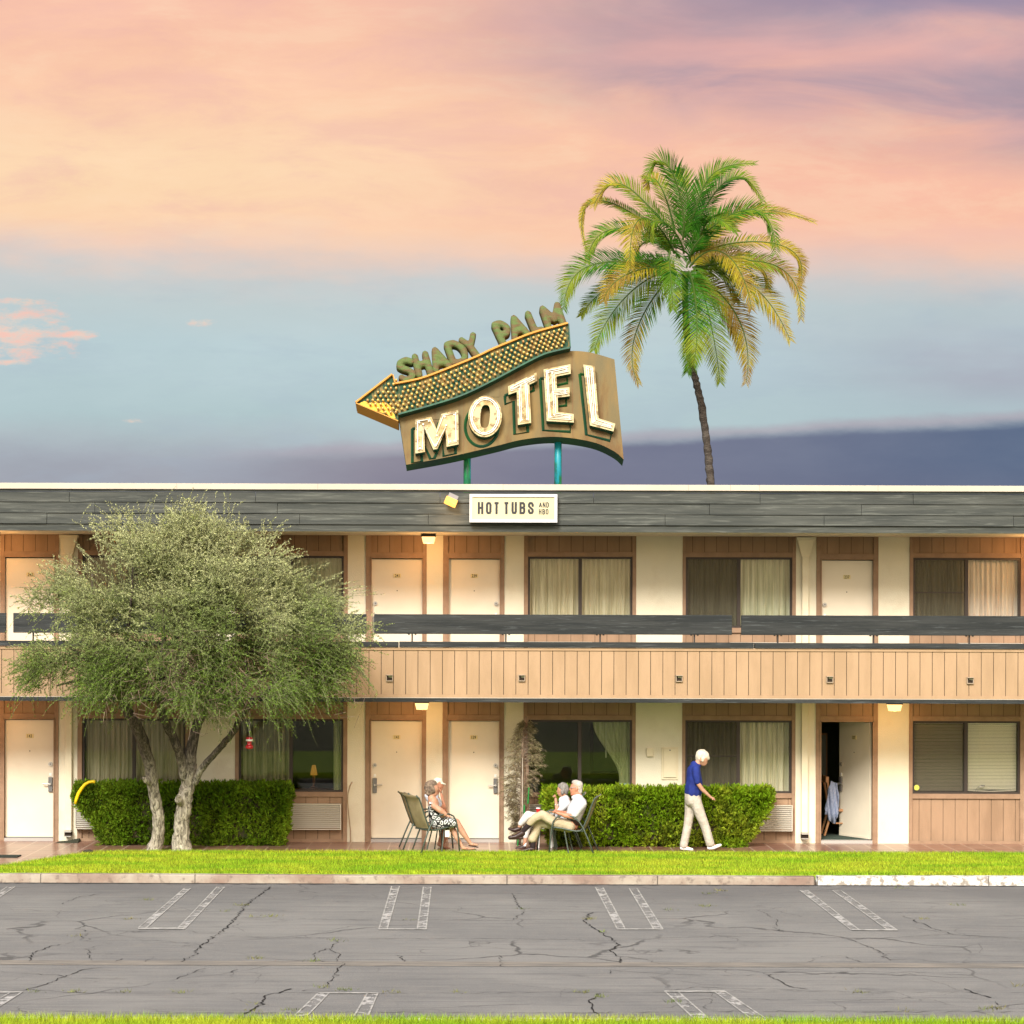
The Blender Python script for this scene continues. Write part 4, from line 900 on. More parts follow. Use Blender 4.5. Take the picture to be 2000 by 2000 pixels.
letterm = mat('letter_cream_enamel', (.46, .39, .22), .6, (.36, .24, .085), 3.5, lo=.45, hi=.62, stain=(7, (.17, .12, .05, 1), .85, .52, .58))
dgreen = mat('dark_green_side', (.006, .045, .03), .5, (.01, .09, .04), 5)
bot = smooth_poly([L2(794.3, 910), L2(878.4, 894), L2(965, 873.5), L2(1021.5, 859.4), L2(1085.8, 853.8), L2(1155.6, 863.6), L2(1197.6, 881.8), L2(1217, 898.5)])
top = smooth_poly([L2(1201, 698.7), L2(1155.6, 685.4), L2(1118, 682), L2(1085, 686), L2(1015.9, 712), L2(960, 743), L2(904.5, 770), L2(849.4, 789), L2(778.4, 812)])
panel = bot+top
sbuild(MB().prism(panel, 0, .42, 0, 1), 'panel', [facem, greenm])
# seams and square patches riveted to the panel
mb = MB()
for (x0, y0, x1, y1) in ((843, 802, 863, 820), (955, 756, 976, 775)):
    p = [L2(x0, y0), L2(x1, y0), L2(x1, y1), L2(x0, y1)]; sbuild(MB().prism([p[0], p[3], p[2], p[1]], -.008, .001), 'patch', facem)

mb = MB(); xa, z0 = L2(905.5, 776); xb, z1 = L2(904.5, 889); mb.box((xa-.004, -.003, z1), (xa+.004, .001, z0)); xa, z0 = L2(1118, 690); xb, z1 = L2(1124, 850); mb.box((xa-.006, -.003, z1), (xa+.006, .001, z0))
sbuild(mb, 'seam', mat('seam_rust', (.16, .09, .04), .8))
# arrow box
a_top = smooth_poly([L2(771, 757), L2(805, 750.5), L2(835, 742), L2(890, 720), L2(936, 700), L2(960, 688), L2(1002, 670), L2(1043.8, 653.3), L2(1109.6, 634.5)])
a_bot = smooth_poly([L2(1112.5, 681), L2(1085, 687.5), L2(1057.8, 696), L2(1015.9, 717.6), L2(960, 748.4), L2(904.5, 775.8), L2(849.4, 794.7), L2(778.4, 815)])
arrow = [L2(697, 794), L2(766.8, 738)]+a_top+a_bot+[L2(779, 829)]
arrow = arrow[::-1]
AY0, AY1 = -.20, .36
arrowm = mat('arrow_green_rust_bulb_shading', (.006, .045, .020), .7, (.19, .135, .04), 9, stretch=(1.6, 1, .6), lo=.46, hi=.62, detail=6)  # tan patches put rust and the bulbs' shading streaks into the green
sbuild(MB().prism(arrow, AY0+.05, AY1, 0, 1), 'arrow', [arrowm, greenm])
# yellow rim: strips along the upper edge and both barbs, green along the foot
def rim(pts, m, name, w=.028, y0=AY0-.012, y1=AY1+.002, side=1):
    mb = MB(); k = len(pts); inn = []
    for i in range(k):
        a = pts[max(i-1, 0)]; b = pts[min(i+1, k-1)]; d = Vector((b[0]-a[0], b[1]-a[1])).normalized(); n_ = Vector((-d.y, d.x))*w*side
        inn.append((pts[i][0]+n_.x, pts[i][1]+n_.y))
    for i in range(k-1):
        q = [pts[i], pts[i+1], inn[i+1], inn[i]]
        mb.add([(x, y0, z) for x, z in q]+[(x, y1, z) for x, z in q], [(0, 1, 2, 3), (7, 6, 5, 4), (0, 4, 5, 1), (1, 5, 6, 2), (2, 6, 7, 3), (3, 7, 4, 0)])
    return sbuild(mb, name, m)
rim(a_top, yellowm, 'rim', side=1, w=.032)
rim([L2(697, 794), L2(766.8, 738)], yellowm, 'rim', side=1, w=.03); rim([L2(766.8, 738), L2(771, 757)], yellowm, 'rim', side=1, w=.02)
rim([L2(779, 829), L2(697, 794)], yellowm, 'rim', side=1, w=.018); rim(a_bot, dgreen, 'rim', side=1, w=.03)
rim([L2(1109.6, 634.5), L2(1112.5, 681)], dgreen, 'rim', side=1, w=.02)
# peeled yellow paint in the arrow head
mb = MB(); pl = [(700, 795), (712, 789), (722, 793), (733, 789), (742, 794), (752, 790), (760, 797), (766, 801), (763, 808), (771, 815), (774, 824), (766, 823), (757, 815), (747, 812), (738, 809), (728, 807), (716, 802)]
mb.prism([L2(*p) for p in pl][::-1], AY0+.044, AY0+.051); sbuild(mb, 'paint_patch', mat('peeled_yellow', (.75, .45, .04), .6, (.35, .22, .03), 14, lo=.5, hi=.6))
# bulbs: staggered rows following the box, and rows in the arrow head
from bisect import bisect
def yat(curve, x):
    c_ = sorted(curve); xs = [p[0] for p in c_]; i = min(max(bisect(xs, x), 1), len(xs)-1); (xa, za), (xb, zb) = c_[i-1], c_[i]
    return za+(zb-za)*(x-xa)/(xb-xa+1e-9)
bulbs = []
for k in range(33):
    px = 783+k*10.05; x_ = L2(px, 0)[0]; zt_, zb_ = yat(a_top, x_), yat(a_bot, x_)
    n_ = 6
    for j in range(n_):
        u = (j+.55)/n_; xx = x_+ (j-2.5)*-.028; bulbs.append((xx, zt_-.045+(zb_+.045-zt_+.02)*u+ (yat(a_top, xx)-zt_)*.9))
for j, y_ in enumerate((749, 757, 765, 773, 781, 789, 797, 805, 813, 820)):
    for px in range(704, 780, 10):
        xx = px+(j % 2)*5; up_ = 794-(xx-697)*.80+9; dn_ = 794+(xx-697)*.425-5
        if up_ < y_ < dn_ and xx < 776: bulbs.append(L2(xx, y_))
bulbs = [b_ for b_ in bulbs if b_[0] < L2(1106, 0)[0]]
amber = mat('bulb_glass', (.55, .34, .10), .2, spec=.8, island=.2); sock = mat('bulb_socket', (.45, .24, .06), .5)
def bulb_mb(mb, x_, z_):
    mb.tube([(x_, AY0+.052, z_), (x_, AY0+.015, z_)], .020, 8, mi=1); mb.sphere((x_, AY0-.01, z_), (.025, .036, .025), 8, 6, mi=0)
random.Random(1).shuffle(bulbs)
pm = None
for i, (x_, z_) in enumerate(bulbs[:100]):
    if pm is None:
        mb = MB(); bulb_mb(mb, 0, 0); o = sbuild(mb, 'light_bulb', [amber, sock], smooth=True); pm = o
    else:
        o = pm.copy(); COL.objects.link(o); o.parent = SGN; ORG[o] = ORG[SGN]
    o.location = MS @ Vector((x_, 0, z_))
mb = MB()
for x_, z_ in bulbs[100:]: bulb_mb(mb, x_, z_)
tag(sbuild(mb, 'light_bulbs', [amber, sock], smooth=True), kind='stuff')
# letters M O T E L
def rotate_list(l): return l
Mp = A_([(840, 870), (1055, 832), (1125, 1000), (1192, 790), (1415, 735), (1422, 1205), (1262, 1240), (1245, 1010), (1140, 1268), (1085, 1278), (958, 985), (972, 1310), (845, 1332)])
Tp = B_([(230, 855), (625, 655), (635, 775), (525, 832), (550, 1372), (365, 1402), (350, 932), (235, 975)])
Ep = B_([(725, 610), (1100, 535), (1105, 670), (905, 712), (910, 880), (1085, 865), (1088, 990), (920, 1012), (925, 1215), (1142, 1245), (1142, 1365), (765, 1345)])
Lp = B_([(1280, 540), (1440, 562), (1487, 1305), (1718, 1380), (1692, 1490), (1365, 1405)])
oc = L2(947.4, 819.4); rx, rz = 32.6/SS, 41/SS/CP; tl = R(-4)
def ell(rx, rz, n=40, pw=1.0):
    o = []
    for i in range(n):
        a = 2*math.pi*i/n; x_, z_ = rx*math.copysign(abs(math.cos(a))**pw, math.cos(a)), rz*math.copysign(abs(math.sin(a))**pw, math.sin(a))
        o.append((oc[0]+x_*math.cos(tl)-z_*math.sin(tl), oc[1]+x_*math.sin(tl)+z_*math.cos(tl)))
    return o
Op, Oh = ell(rx, rz), ell(9.3/SS, 23/SS/CP, 24, .7)
neon = mat('neon_tube_glass', (.85, .83, .74), .2, spec=.8)
def neon_path(p, inset=.045):
    c_ = (sum(x for x, _ in p)/len(p), sum(z for _, z in p)/len(p)); o = []; k = len(p)
    area = sum(p[i][0]*p[(i+1) % k][1]-p[(i+1) % k][0]*p[i][1] for i in range(k))
    for i in range(k):
        a, b, c2 = Vector(p[i-1]), Vector(p[i]), Vector(p[(i+1) % k]); d1 = (b-a).normalized(); d2 = (c2-b).normalized()
        s_ = 1 if area > 0 else -1; n1 = Vector((-d1.y, d1.x))*s_; n2 = Vector((-d2.y, d2.x))*s_; n_ = (n1+n2)
        n_ = n_/max(.4, n_.dot(n1)); q = b+n_*inset; o.append((q.x, q.y))
    return o+[o[0]]
def offs(p, dx_, dz_): return [(x+dx_, z+dz_) for x, z in p]
for nm, p, h in (('M', Mp, None), ('O', Op, [Oh]), ('T', Tp, None), ('E', Ep, None), ('L', Lp, None)):
    lo_ = sbuild(MB().prism(p[::-1], -.17, .0, 0, 1, holes=h), 'letter', [letterm, dgreen]); tag(lo_, 'raised cream letter %s with neon tubing' % nm)
    mb = MB(); q = neon_path(p); mb.tube([(x, -.195, z) for x, z in q], .0085, 6)
    q = neon_path(p, .075)
    if nm != 'M': mb.tube([(x+random.uniform(-.006, .006), -.19, z+random.uniform(-.006, .006)) for x, z in q], .007, 6)
    for i in range(0, len(q)-1, 1 if nm != 'O' else 5): mb.tube([(q[i][0], -.168, q[i][1]), (q[i][0], -.20, q[i][1])], .014, 6)
    sbuild(mb, 'neon_tube', neon, lo_)
    mb = MB(); q = offs(p, -6.0/SS, -13.5/SS); q.append(q[0]); mb.tube([(x, -.004, z) for x, z in q], .028, 4); sbuild(mb, 'painted_shadow', greenm, lo_)
# letters S H A D Y  P A L M : fat rounded carved strokes on the arrow
mossm = mat('carved_mossy_wood', (.095, .135, .042), .8, (.12, .085, .038), 5.0, stretch=(1, 1, 2.5), bump=.012, bscale=14, lo=.42, hi=.58)
ST = {'S': [[(225, 712), (165, 698), (108, 725), (112, 772), (190, 800), (240, 838), (225, 882), (170, 902), (125, 880)]],
 'H': [[(257, 658), (305, 850)], [(362, 628), (420, 828)], [(285, 748), (385, 722)]],
 'A': [[(475, 805), (462, 590), (618, 765)], [(478, 738), (560, 714)]],
 'D': [[(585, 532), (652, 722)], [(652, 722), (725, 712), (770, 670), (760, 600), (715, 545), (650, 518), (585, 532)]],
 'Y': [[(735, 483), (828, 555), (852, 432)], [(828, 555), (893, 648)]],
 'P': [[(1070, 318), (1165, 522)], [(1072, 318), (1140, 308), (1200, 355), (1195, 415), (1115, 420)]],
 'A2': [[(1282, 468), (1270, 250), (1418, 425)], [(1285, 390), (1372, 366)]],
 'L': [[(1415, 202), (1488, 388), (1556, 372)]],
 'M': [[(1628, 345), (1565, 148), (1688, 262), (1715, 108), (1780, 312)]]}
def remesh(mb, vox, name, m, parent, sm=4, local=True, fac=.6):
    me = bpy.data.meshes.new('tmp'); me.from_pydata(mb.v, [], mb.f); me.update()
    o = bpy.data.objects.new('tmp', me); COL.objects.link(o)
    r_ = o.modifiers.new('r', 'REMESH'); r_.mode = 'VOXEL'; r_.voxel_size = vox
    if sm: s_ = o.modifiers.new('s', 'SMOOTH'); s_.iterations = sm; s_.factor = fac
    bpy.context.view_layer.update()
    out = bpy.data.meshes.new_from_object(o.evaluated_get(bpy.context.evaluated_depsgraph_get()))
    bpy.data.objects.remove(o); bpy.data.meshes.remove(me); out.name = name
    out.materials.clear()
    for x_ in (m if isinstance(m, (list, tuple)) else [m]): out.materials.append(x_)
    out.polygons.foreach_set('use_smooth', [True]*len(out.polygons))
    if not local: out.transform(Matrix.Translation(-ORG[parent]))
    return link(name, out, parent, None)
def ball_hull(mb, balls, sub=2):
    """convex hull of ellipsoids: (centre, radius or (rx,ry,rz))"""
    bm = bmesh.new()
    for c_, r_ in balls:
        rr = r_ if hasattr(r_, '__len__') else (r_, r_, r_)
        d = bmesh.ops.create_icosphere(bm, subdivisions=sub, radius=1.0)
        for v in d['verts']: v.co = Vector((v.co.x*rr[0], v.co.y*rr[1], v.co.z*rr[2]))+Vector(c_)
    if len(balls) > 1:
        for f in bm.faces[:]: bm.faces.remove(f)
        for e in bm.edges[:]: bm.edges.remove(e)
        h = bmesh.ops.convex_hull(bm, input=bm.verts[:])
        bmesh.ops.delete(bm, geom=[g for g in h['geom_interior'] if isinstance(g, bmesh.types.BMVert)], context='VERTS')
    bmesh.ops.recalc_face_normals(bm, faces=bm.faces[:])
    bm.verts.index_update(); mb.add([tuple(v.co) for v in bm.verts], [tuple(v.index for v in f.verts) for f in bm.faces]); bm.free()
for nm, strokes in ST.items():
    mb = MB(); r0 = 6.9/SS
    for s_ in strokes:
        q = C_(s_); q = smooth_poly(q, 3) if nm in ('S', 'D', 'P') and len(q) > 3 else q
        for a, b in zip(q[:-1], q[1:]): ball_hull(mb, [((a[0], -.06, a[1]), (r0, .04, r0)), ((b[0], -.06, b[1]), (r0*1.05, .04, r0*1.05)), ((a[0], .12, a[1]), (r0, .04, r0)), ((b[0], .12, b[1]), (r0*1.05, .04, r0*1.05))], 1)
    mb.v = [tuple(MS @ Vector(v)) for v in mb.v]
    tag(remesh(mb, .016, 'letter', mossm, SGN, 3), 'rounded mossy wooden letter %s' % nm[0])
# poles
polem = mat('pole_paint', (.012, .10, .06), .4, (.02, .28, .06), 1.5, stretch=(3, 1, .6), lo=.45, hi=.55, stain=(1.3, (.01, .25, .34, 1), .85, .55, .62))
for px, pyt in ((912.5, 880), (1090.5, 850)):
    p_ = P(px, pyt, YS+.12); MB().tube([(p_.x, YS+.25, 6.03), (p_.x, YS+.25, p_.z+.2)], .068, 16).build('pole', polem, SGN, smooth=True)
# ============================================================= VEGETATION
def leaf_cards(org, dirs, nrm, length, width, bend=0.0):
    """diamond leaves: (n,3) origins, unit directions, unit side vectors -> verts (4n,3), faces (n,4)"""
    n = len(org); L_ = length.reshape(-1, 1); W_ = width.reshape(-1, 1)
    mid = org+dirs*L_*.45
    v = np.stack([org, mid+nrm*W_*.5, org+dirs*L_+np.array([0, 0, -1.0])*L_*bend, mid-nrm*W_*.5], 1).reshape(-1, 3)
    return v, np.arange(4*n).reshape(n, 4)
def unit(a): return a/(np.linalg.norm(a, axis=-1, keepdims=True)+1e-9)
def ribbons(paths, w):
    """paths (n,k,3) -> three sided thin tubes"""
    n, k, _ = paths.shape; d = unit(np.gradient(paths, axis=1)); s = unit(np.cross(d, np.array([.3, .9, .2]))); u = np.cross(d, s)
    W_ = np.asarray(w).reshape(1, k, 1)*np.ones((n, 1, 1)); ring = []
    for a in (0, 2.094, 4.188): ring.append(paths+(s*math.cos(a)+u*math.sin(a))*W_)
    v = np.stack(ring, 2).reshape(-1, 3)            # n,k,3verts
    f = []; base = np.arange(n)[:, None, None]*k*3+np.arange(k-1)[None, :, None]*3
    for j in range(3):
        a = base[..., 0]+j; b_ = base[..., 0]+(j+1) % 3; f.append(np.stack([a, b_, b_+3, a+3], -1).reshape(-1, 4))
    return v, np.concatenate(f)
bark = bpy.data.materials.new('olive_bark'); bark.use_nodes = True
t = NT(bark.node_tree); b = t.n['Principled BSDF']; tc = t.node('ShaderNodeTexCoord'); mp = t.node('ShaderNodeMapping'); t.l.new(tc.outputs['Object'], mp.inputs[0]); mp.inputs['Scale'].default_value = (1, 1, .28)
n1_ = t.noise(mp.outputs[0], 24, 7, .7, .8); n2_ = t.noise(tc.outputs['Object'], 3, 4, .6)
spz = t.node('ShaderNodeSeparateXYZ'); t.l.new(tc.outputs['Object'], spz.inputs[0])
# bark colour goes from pale at the foot to darker on the upper limbs
hh = t.sm(t.m('ADD', spz.outputs[2], t.m('MULTIPLY', t.m('SUBTRACT', n2_, .5), .8)), .9, 1.7)
lowc = t.ramp(n1_, [(.40, (.10, .085, .065, 1)), (.50, (.36, .32, .25, 1)), (.62, (.60, .55, .45, 1))])
hic = t.ramp(n1_, [(.42, (.03, .024, .018, 1)), (.55, (.11, .085, .065, 1)), (.68, (.26, .21, .165, 1))])
t.l.new(t.mix(hh, lowc, hic), b.inputs['Base Color']); b.inputs['Roughness'].default_value = .95
bp = t.node('ShaderNodeBump'); bp.inputs['Distance'].default_value = .045; t.l.new(n1_, bp.inputs['Height']); t.l.new(bp.outputs[0], b.inputs['Normal'])
# --- olive-like tree
def tree_material(name, lo_c, hi_c, isl=.35):
    return mat(name, lo_c, .65, hi_c, 1.5, island=isl, trans=.35, spec=.25, lo=.38, hi=.62)
leaf_o = bpy.data.materials.new('olive_leaf'); leaf_o.use_nodes = True
t = NT(leaf_o.node_tree); b = t.n['Principled BSDF']; tc = t.node('ShaderNodeTexCoord'); spz = t.node('ShaderNodeSeparateXYZ'); t.l.new(tc.outputs['Object'], spz.inputs[0])
nn = t.noise(tc.outputs['Object'], 1.1, 5, .6); nf = t.noise(tc.outputs['Object'], 6, 3, .6)
# leaf colour goes from green low in the crown to silvery at the top
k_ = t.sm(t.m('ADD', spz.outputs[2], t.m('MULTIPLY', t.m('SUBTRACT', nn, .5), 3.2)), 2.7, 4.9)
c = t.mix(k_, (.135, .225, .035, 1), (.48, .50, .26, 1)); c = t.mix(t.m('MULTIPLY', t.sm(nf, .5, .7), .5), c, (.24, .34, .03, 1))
g = t.node('ShaderNodeNewGeometry'); h = t.node('ShaderNodeHueSaturation'); t.l.new(c, h.inputs['Color']); t.l.new(t.m('ADD', t.m('MULTIPLY', g.outputs['Random Per Island'], 1.2), .40), h.inputs['Value'])
t.l.new(h.outputs[0], b.inputs['Base Color']); b.inputs['Roughness'].default_value = .75; b.inputs['Specular IOR Level'].default_value = .12
tr = t.node('ShaderNodeBsdfTranslucent'); t.l.new(h.outputs[0], tr.inputs[0]); mx = t.node('ShaderNodeMixShader'); mx.inputs[0].default_value = .3
t.l.new(b.outputs[0], mx.inputs[1]); t.l.new(tr.outputs[0], mx.inputs[2]); t.l.new(mx.outputs[0], t.n['Material Output'].inputs[0])
twig_m = mat('olive_twig', (.22, .22, .12), .85, (.10, .10, .05), 3, island=.3)
YT = 37.9; base_t = Vector((P(330, 1650, 38.15).x, 38.15, .15))
TR = thing('olive_tree', 'wide silvery green olive tree with two leaning pale trunks on the lawn', 'tree', base_t)
def limb(pts, rads, name, parent=TR, n=14):
    q = [P(*p) for p in pts]; q[0].z = min(q[0].z, .12) if name == 'trunk' else q[0].z
    # resample with a little waviness
    out = []; rr = []; k = len(q)
    for i in range(k-1):
        p0, p1, p2, p3 = q[max(i-1, 0)], q[i], q[i+1], q[min(i+2, k-1)]
        for j in range(6):
            s_ = j/6; v = .5*((2*p1)+(-p0+p2)*s_+(2*p0-5*p1+4*p2-p3)*s_*s_+(-p0+3*p1-3*p2+p3)*s_**3)
            out.append(v+Vector((random.gauss(0, .006), random.gauss(0, .006), 0))); rr.append((rads[i]+(rads[i+1]-rads[i])*s_)/117.0)
    out.append(q[-1]); rr.append(rads[-1]/117.0)
    mb = MB(); mb.tube(out, rr, n, wob=.10); return mb.build(name, bark, parent, smooth=True)
T1 = limb([(300, 1662, 38.25), (309, 1630, 38.2), (308, 1590, 38.1), (300, 1545, 38.0), (292, 1490, 37.8), (272, 1430, 37.5), (252, 1395, 37.3), (225, 1340, 37.0), (200, 1290, 36.7)], [16, 12, 11.5, 11, 11, 11.5, 10, 8, 5], 'trunk')
MB().tube([P(294, 1530, 37.9), P(284, 1524, 37.7), P(280, 1519, 37.65)], [.05, .045, .02], 8).build('branch_stub', bark, T1)
T2 = limb([(355, 1660, 38.2), (354, 1625, 38.15), (359, 1580, 38.1), (366, 1540, 38.05), (370, 1505, 38.0), (373, 1470, 37.9), (384, 1420, 37.8), (398, 1385, 37.6), (410, 1330, 37.3), (430, 1270, 36.9)], [21, 15.5, 14.5, 14, 14, 11, 9.5, 8.5, 7, 4], 'trunk')
MB().tube([P(352, 1570, 38.0), P(348, 1562, 37.85), P(349, 1553, 37.8)], [.05, .06, .03], 8).build('burl', bark, T2)
limb([(360, 1520, 38.0), (354, 1480, 37.85), (335, 1435, 37.6), (318, 1395, 37.3), (310, 1340, 37.0), (320, 1260, 36.7), (318, 1150, 36.5)], [10, 9, 8.5, 7.5, 6, 5, 2], 'branch', T2)
limb([(380, 1530, 38.0), (395, 1500, 37.8), (425, 1465, 37.5), (455, 1430, 37.1), (475, 1395, 36.8), (520, 1350, 36.6), (580, 1300, 36.5)], [6, 6.5, 6, 6, 5, 4, 2], 'branch', T2)
# inner limbs
for tgt in ((120, 1250, 36.4), (180, 1120, 36.6), (260, 1060, 36.2), (420, 1080, 36.4), (500, 1130, 36.3), (600, 1240, 36.3), (640, 1330, 36.5), (110, 1340, 36.6), (480, 1290, 35.6), (250, 1280, 35.5), (380, 1180, 35.6)):
    s_ = random.choice([(225, 1340, 37.0), (310, 1330, 37.0), (410, 1330, 37.3), (475, 1380, 36.8)] if tgt[0] > 250 else [(225, 1340, 37.0), (310, 1340, 37.0)])
    mid_ = ((s_[0]*.5+tgt[0]*.5)+random.uniform(-15, 15), s_[1]*.55+tgt[1]*.45-10, (s_[2]+tgt[2])/2)
    limb([s_, mid_, tgt], [4.5, 3, 1.2], 'branch', TR, 7)
# crown: sprays of twigs grown from clump centres inside an irregular volume
ST_ = F/36.6
clumps = []
lobes = [(365, 1200, 36.45, 255, 175, 1.15), (180, 1240, 36.5, 135, 125, .9), (575, 1240, 36.45, 125, 125, .95), (300, 1085, 36.5, 130, 75, .8), (470, 1090, 36.5, 110, 75, .8),
         (110, 1310, 36.6, 70, 55, .6), (640, 1320, 36.6, 75, 50, .6), (330, 1340, 36.2, 170, 55, 1.0), (500, 1340, 36.3, 150, 55, .9), (395, 1185, 35.9, 90, 85, .5), (388, 1070, 36.4, 80, 60, .6), (612, 1275, 36.5, 85, 85, .7), (375, 1230, 35.7, 110, 100, .45), (225, 1320, 36.3, 120, 60, .9)]
wts = np.array([l[3]*l[4] for l in lobes], float); wts /= wts.sum()
NS = 15000; S0 = []; D0 = []
clc = []
for i in range(165):
    l = lobes[rng.choice(len(lobes), p=wts)]; d = unit(rng.normal(size=3)); rad = rng.uniform(.25, 1.0)**.5
    clc.append(np.array(P(l[0], l[1]-6, l[2]))+np.array([d[0]*l[3]/ST_, d[1]*l[5], d[2]*l[4]/ST_])*rad*.88)
clc = np.array(clc); clc[:, 2] = np.maximum(clc[:, 2], P(365, 1368, 36.5).z)
for i in range(NS):
    l = lobes[rng.choice(len(lobes), p=wts)]
    d = unit(rng.normal(size=3)); rad = rng.uniform(.35, 1.0)**.6
    c0 = P(l[0], l[1], l[2]); off = np.array([d[0]*l[3]/ST_, d[1]*l[5], d[2]*l[4]/ST_])*rad
    ck = rng.integers(len(clc)); S0.append(clc[ck]+rng.normal(size=3)*np.array([.15, .15, .11]) if rng.random() < .92 else np.array(c0)+off*.86)
    cen = np.array(P(365, 1300, 36.6)); out = unit(S0[-1]-cen)
    top_ = max(0, out[2]); D0.append(unit(out*np.array([1.0, 1.0, .8])+np.array([0, 0, .45*top_+.05])+rng.normal(size=3)*.6))
S0 = np.array(S0); D0 = np.array(D0)
S0[:, 1] = np.clip(S0[:, 1], 35.0, 37.75)
# the tall whips that stick out at the top, and strays at the sides
wh = [(289, 965, .1), (352, 965, .5), (365, 990, .6), (445, 962, .05), (437, 975, -.2), (228, 975, -.02), (180, 1010, -.3), (195, 1012, -.25), (520, 1003, .2), (540, 1030, .5), (560, 1045, .8), (575, 1060, 1.0), (590, 1080, 1.2), (398, 980, -.3), (415, 1000, .1), (300, 995, .2), (330, 990, .3), (260, 1000, -.1),
      (60, 1135, -1.5), (100, 1120, -1.3), (60, 1160, -1.6), (25, 1300, -2.2), (20, 1280, -2.0), (40, 1340, -2.4), (700, 1130, 1.3), (735, 1142, 1.4), (700, 1170, 1.5), (725, 1235, 1.7), (730, 1330, 2.4), (735, 1345, 2.5), (715, 1300, 2.1), (640, 1090, 1.1), (665, 1110, 1.1), (130, 1080, -1.0), (150, 1055, -.8)]
ws_, wd_, wl_ = [], [], []
for px, py, an in wh:
    for r_ in range(4):
        ln = rng.uniform(.5, .8); tip = np.array(P(px+rng.uniform(-9, 9), py+rng.uniform(-3, 14), 36.5+rng.uniform(-.4, .5)))
        d = np.array([math.sin(an)+rng.normal()*.08, rng.normal()*.15, math.cos(an)]); d = unit(d); ws_.append(tip-d*ln*.95); wd_.append(d); wl_.append(ln)
n0 = len(S0); S0 = np.vstack([S0, ws_]); D0 = np.vstack([D0, wd_])
k = 12; n = len(S0); LN = np.concatenate([rng.uniform(.14, .44, n0), wl_]); 
zc = np.array([HC+(CY-1250)/ST_]); lowr = np.clip((zc-S0[:, 2])/1.2, 0, 1)
droop = np.concatenate([rng.uniform(-.15, .8, n0), np.full(n-n0, .08)])*(1+.5*lowr); s_ = np.linspace(0, 1, k)
paths = S0[:, None, :]+D0[:, None, :]*(s_[None, :, None]*LN[:, None, None])
paths[:, :, 2] -= (s_[None, :]**2)*(droop*LN*.85)[:, None]
side = unit(np.cross(D0, [0, 0, 1])); paths += side[:, None, :]*(s_[None, :, None]**2)*(rng.normal(0, .38, n)*LN)[:, None, None]
paths[:, :, 1] = np.minimum(paths[:, :, 1], 38.12)
v, f = ribbons(paths, np.linspace(.0036, .0012, k)); 
crown = thing('crown_anchor', None, None)
bpy.data.objects.remove(crown)
tw = npmesh('twigs', v, f, twig_m, TR)
# leaves in pairs along each twig
per = 34; tt = rng.uniform(.06, 1.0, (n, per)); idx = tt*(k-1); i0 = np.clip(idx.astype(int), 0, k-2); fr = (idx-i0)[..., None]
ar = np.arange(n)[:, None]; pa, pb = paths[ar, i0], paths[ar, i0+1]; pos = pa*(1-fr)+pb*fr; tang = unit(pb-pa)
rv = unit(rng.normal(size=pos.shape)); sd_ = unit(np.cross(tang, rv)); dr = unit(tang*.75+sd_*rng.uniform(.5, 1.1, tt.shape)[..., None]+np.array([0, 0, .12]))
nm_ = unit(np.cross(dr, unit(rng.normal(size=pos.shape)))); m = pos.reshape(-1, 3)
v, f = leaf_cards(m, dr.reshape(-1, 3), nm_.reshape(-1, 3), rng.uniform(.018, .034, len(m)), rng.uniform(.009, .0155, len(m)))
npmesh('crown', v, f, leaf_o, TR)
# dry brown undergrowth inside the crown
n = 450; cc = [(360, 1290, 36.2), (470, 1330, 36.2), (350, 1335, 36.1), (690, 1355, 36.6), (250, 1350, 36.3), (420, 1370, 36.4)]
ci = rng.choice(len(cc), n, p=[.3, .2, .2, .05, .1, .15]); S1 = np.array([np.array(P(*cc[i])) for i in ci])+rng.normal(size=(n, 3))*np.array([.18, .25, .22]); S1[:, 1] -= .5
D1 = unit(rng.normal(size=(n, 3))+np.array([0, 0, -.5])); L1 = rng.uniform(.1, .3, n); pth = S1[:, None]+D1[:, None]*(np.linspace(0, 1, 6)[None, :, None]*L1[:, None, None])
v, f = ribbons(pth, np.linspace(.004, .002, 6)); tag(npmesh('dead_twigs', v, f, mat('dead_twig', (.26, .19, .14), .9, (.16, .11, .08), 4, island=.3), TR), kind='stuff')
# bird feeder hanging in the tree
fp = P(487, 1462, 36.8); FD = thing('hummingbird_feeder', 'small red bird feeder with a white band hanging on a chain from the olive tree', 'bird feeder', fp)
red = mat('feeder_red', (.40, .01, .015), .2, spec=.6); r_ = .056; x_, y_, z_ = fp
MB().lathe([(.05, -.005), (.06, .01), (.062, .035), (.05, .05), (.034, .065), (.036, .10), (.045, .118)], 18, (x_, y_, z_)).build('bottle', red, FD, smooth=True)
MB().lathe([(.047, .118), (.056, .122), (.056, .146), (.05, .15)], 18, (x_, y_, z_)).build('band', white_m, FD)
MB().lathe([(.05, .15), (.058, .152), (.05, .18), (.012, .19)], 18, (x_, y_, z_)).build('lid', red, FD)
mb = MB(); zt_ = P(487, 1378, 36.8).z; z = z_+.19; i = 0
while z < zt_:
    a = 0 if i % 2 else 1.57; pts = [(x_+.013*math.cos(q)*math.cos(a), y_+.013*math.cos(q)*math.sin(a), z+.035+.038*math.sin(q)) for q in np.linspace(0, 2*math.pi, 9)]; mb.tube(pts, .0035, 5, cap=False); z += .062; i += 1
mb.build('chain', metal_l, FD)

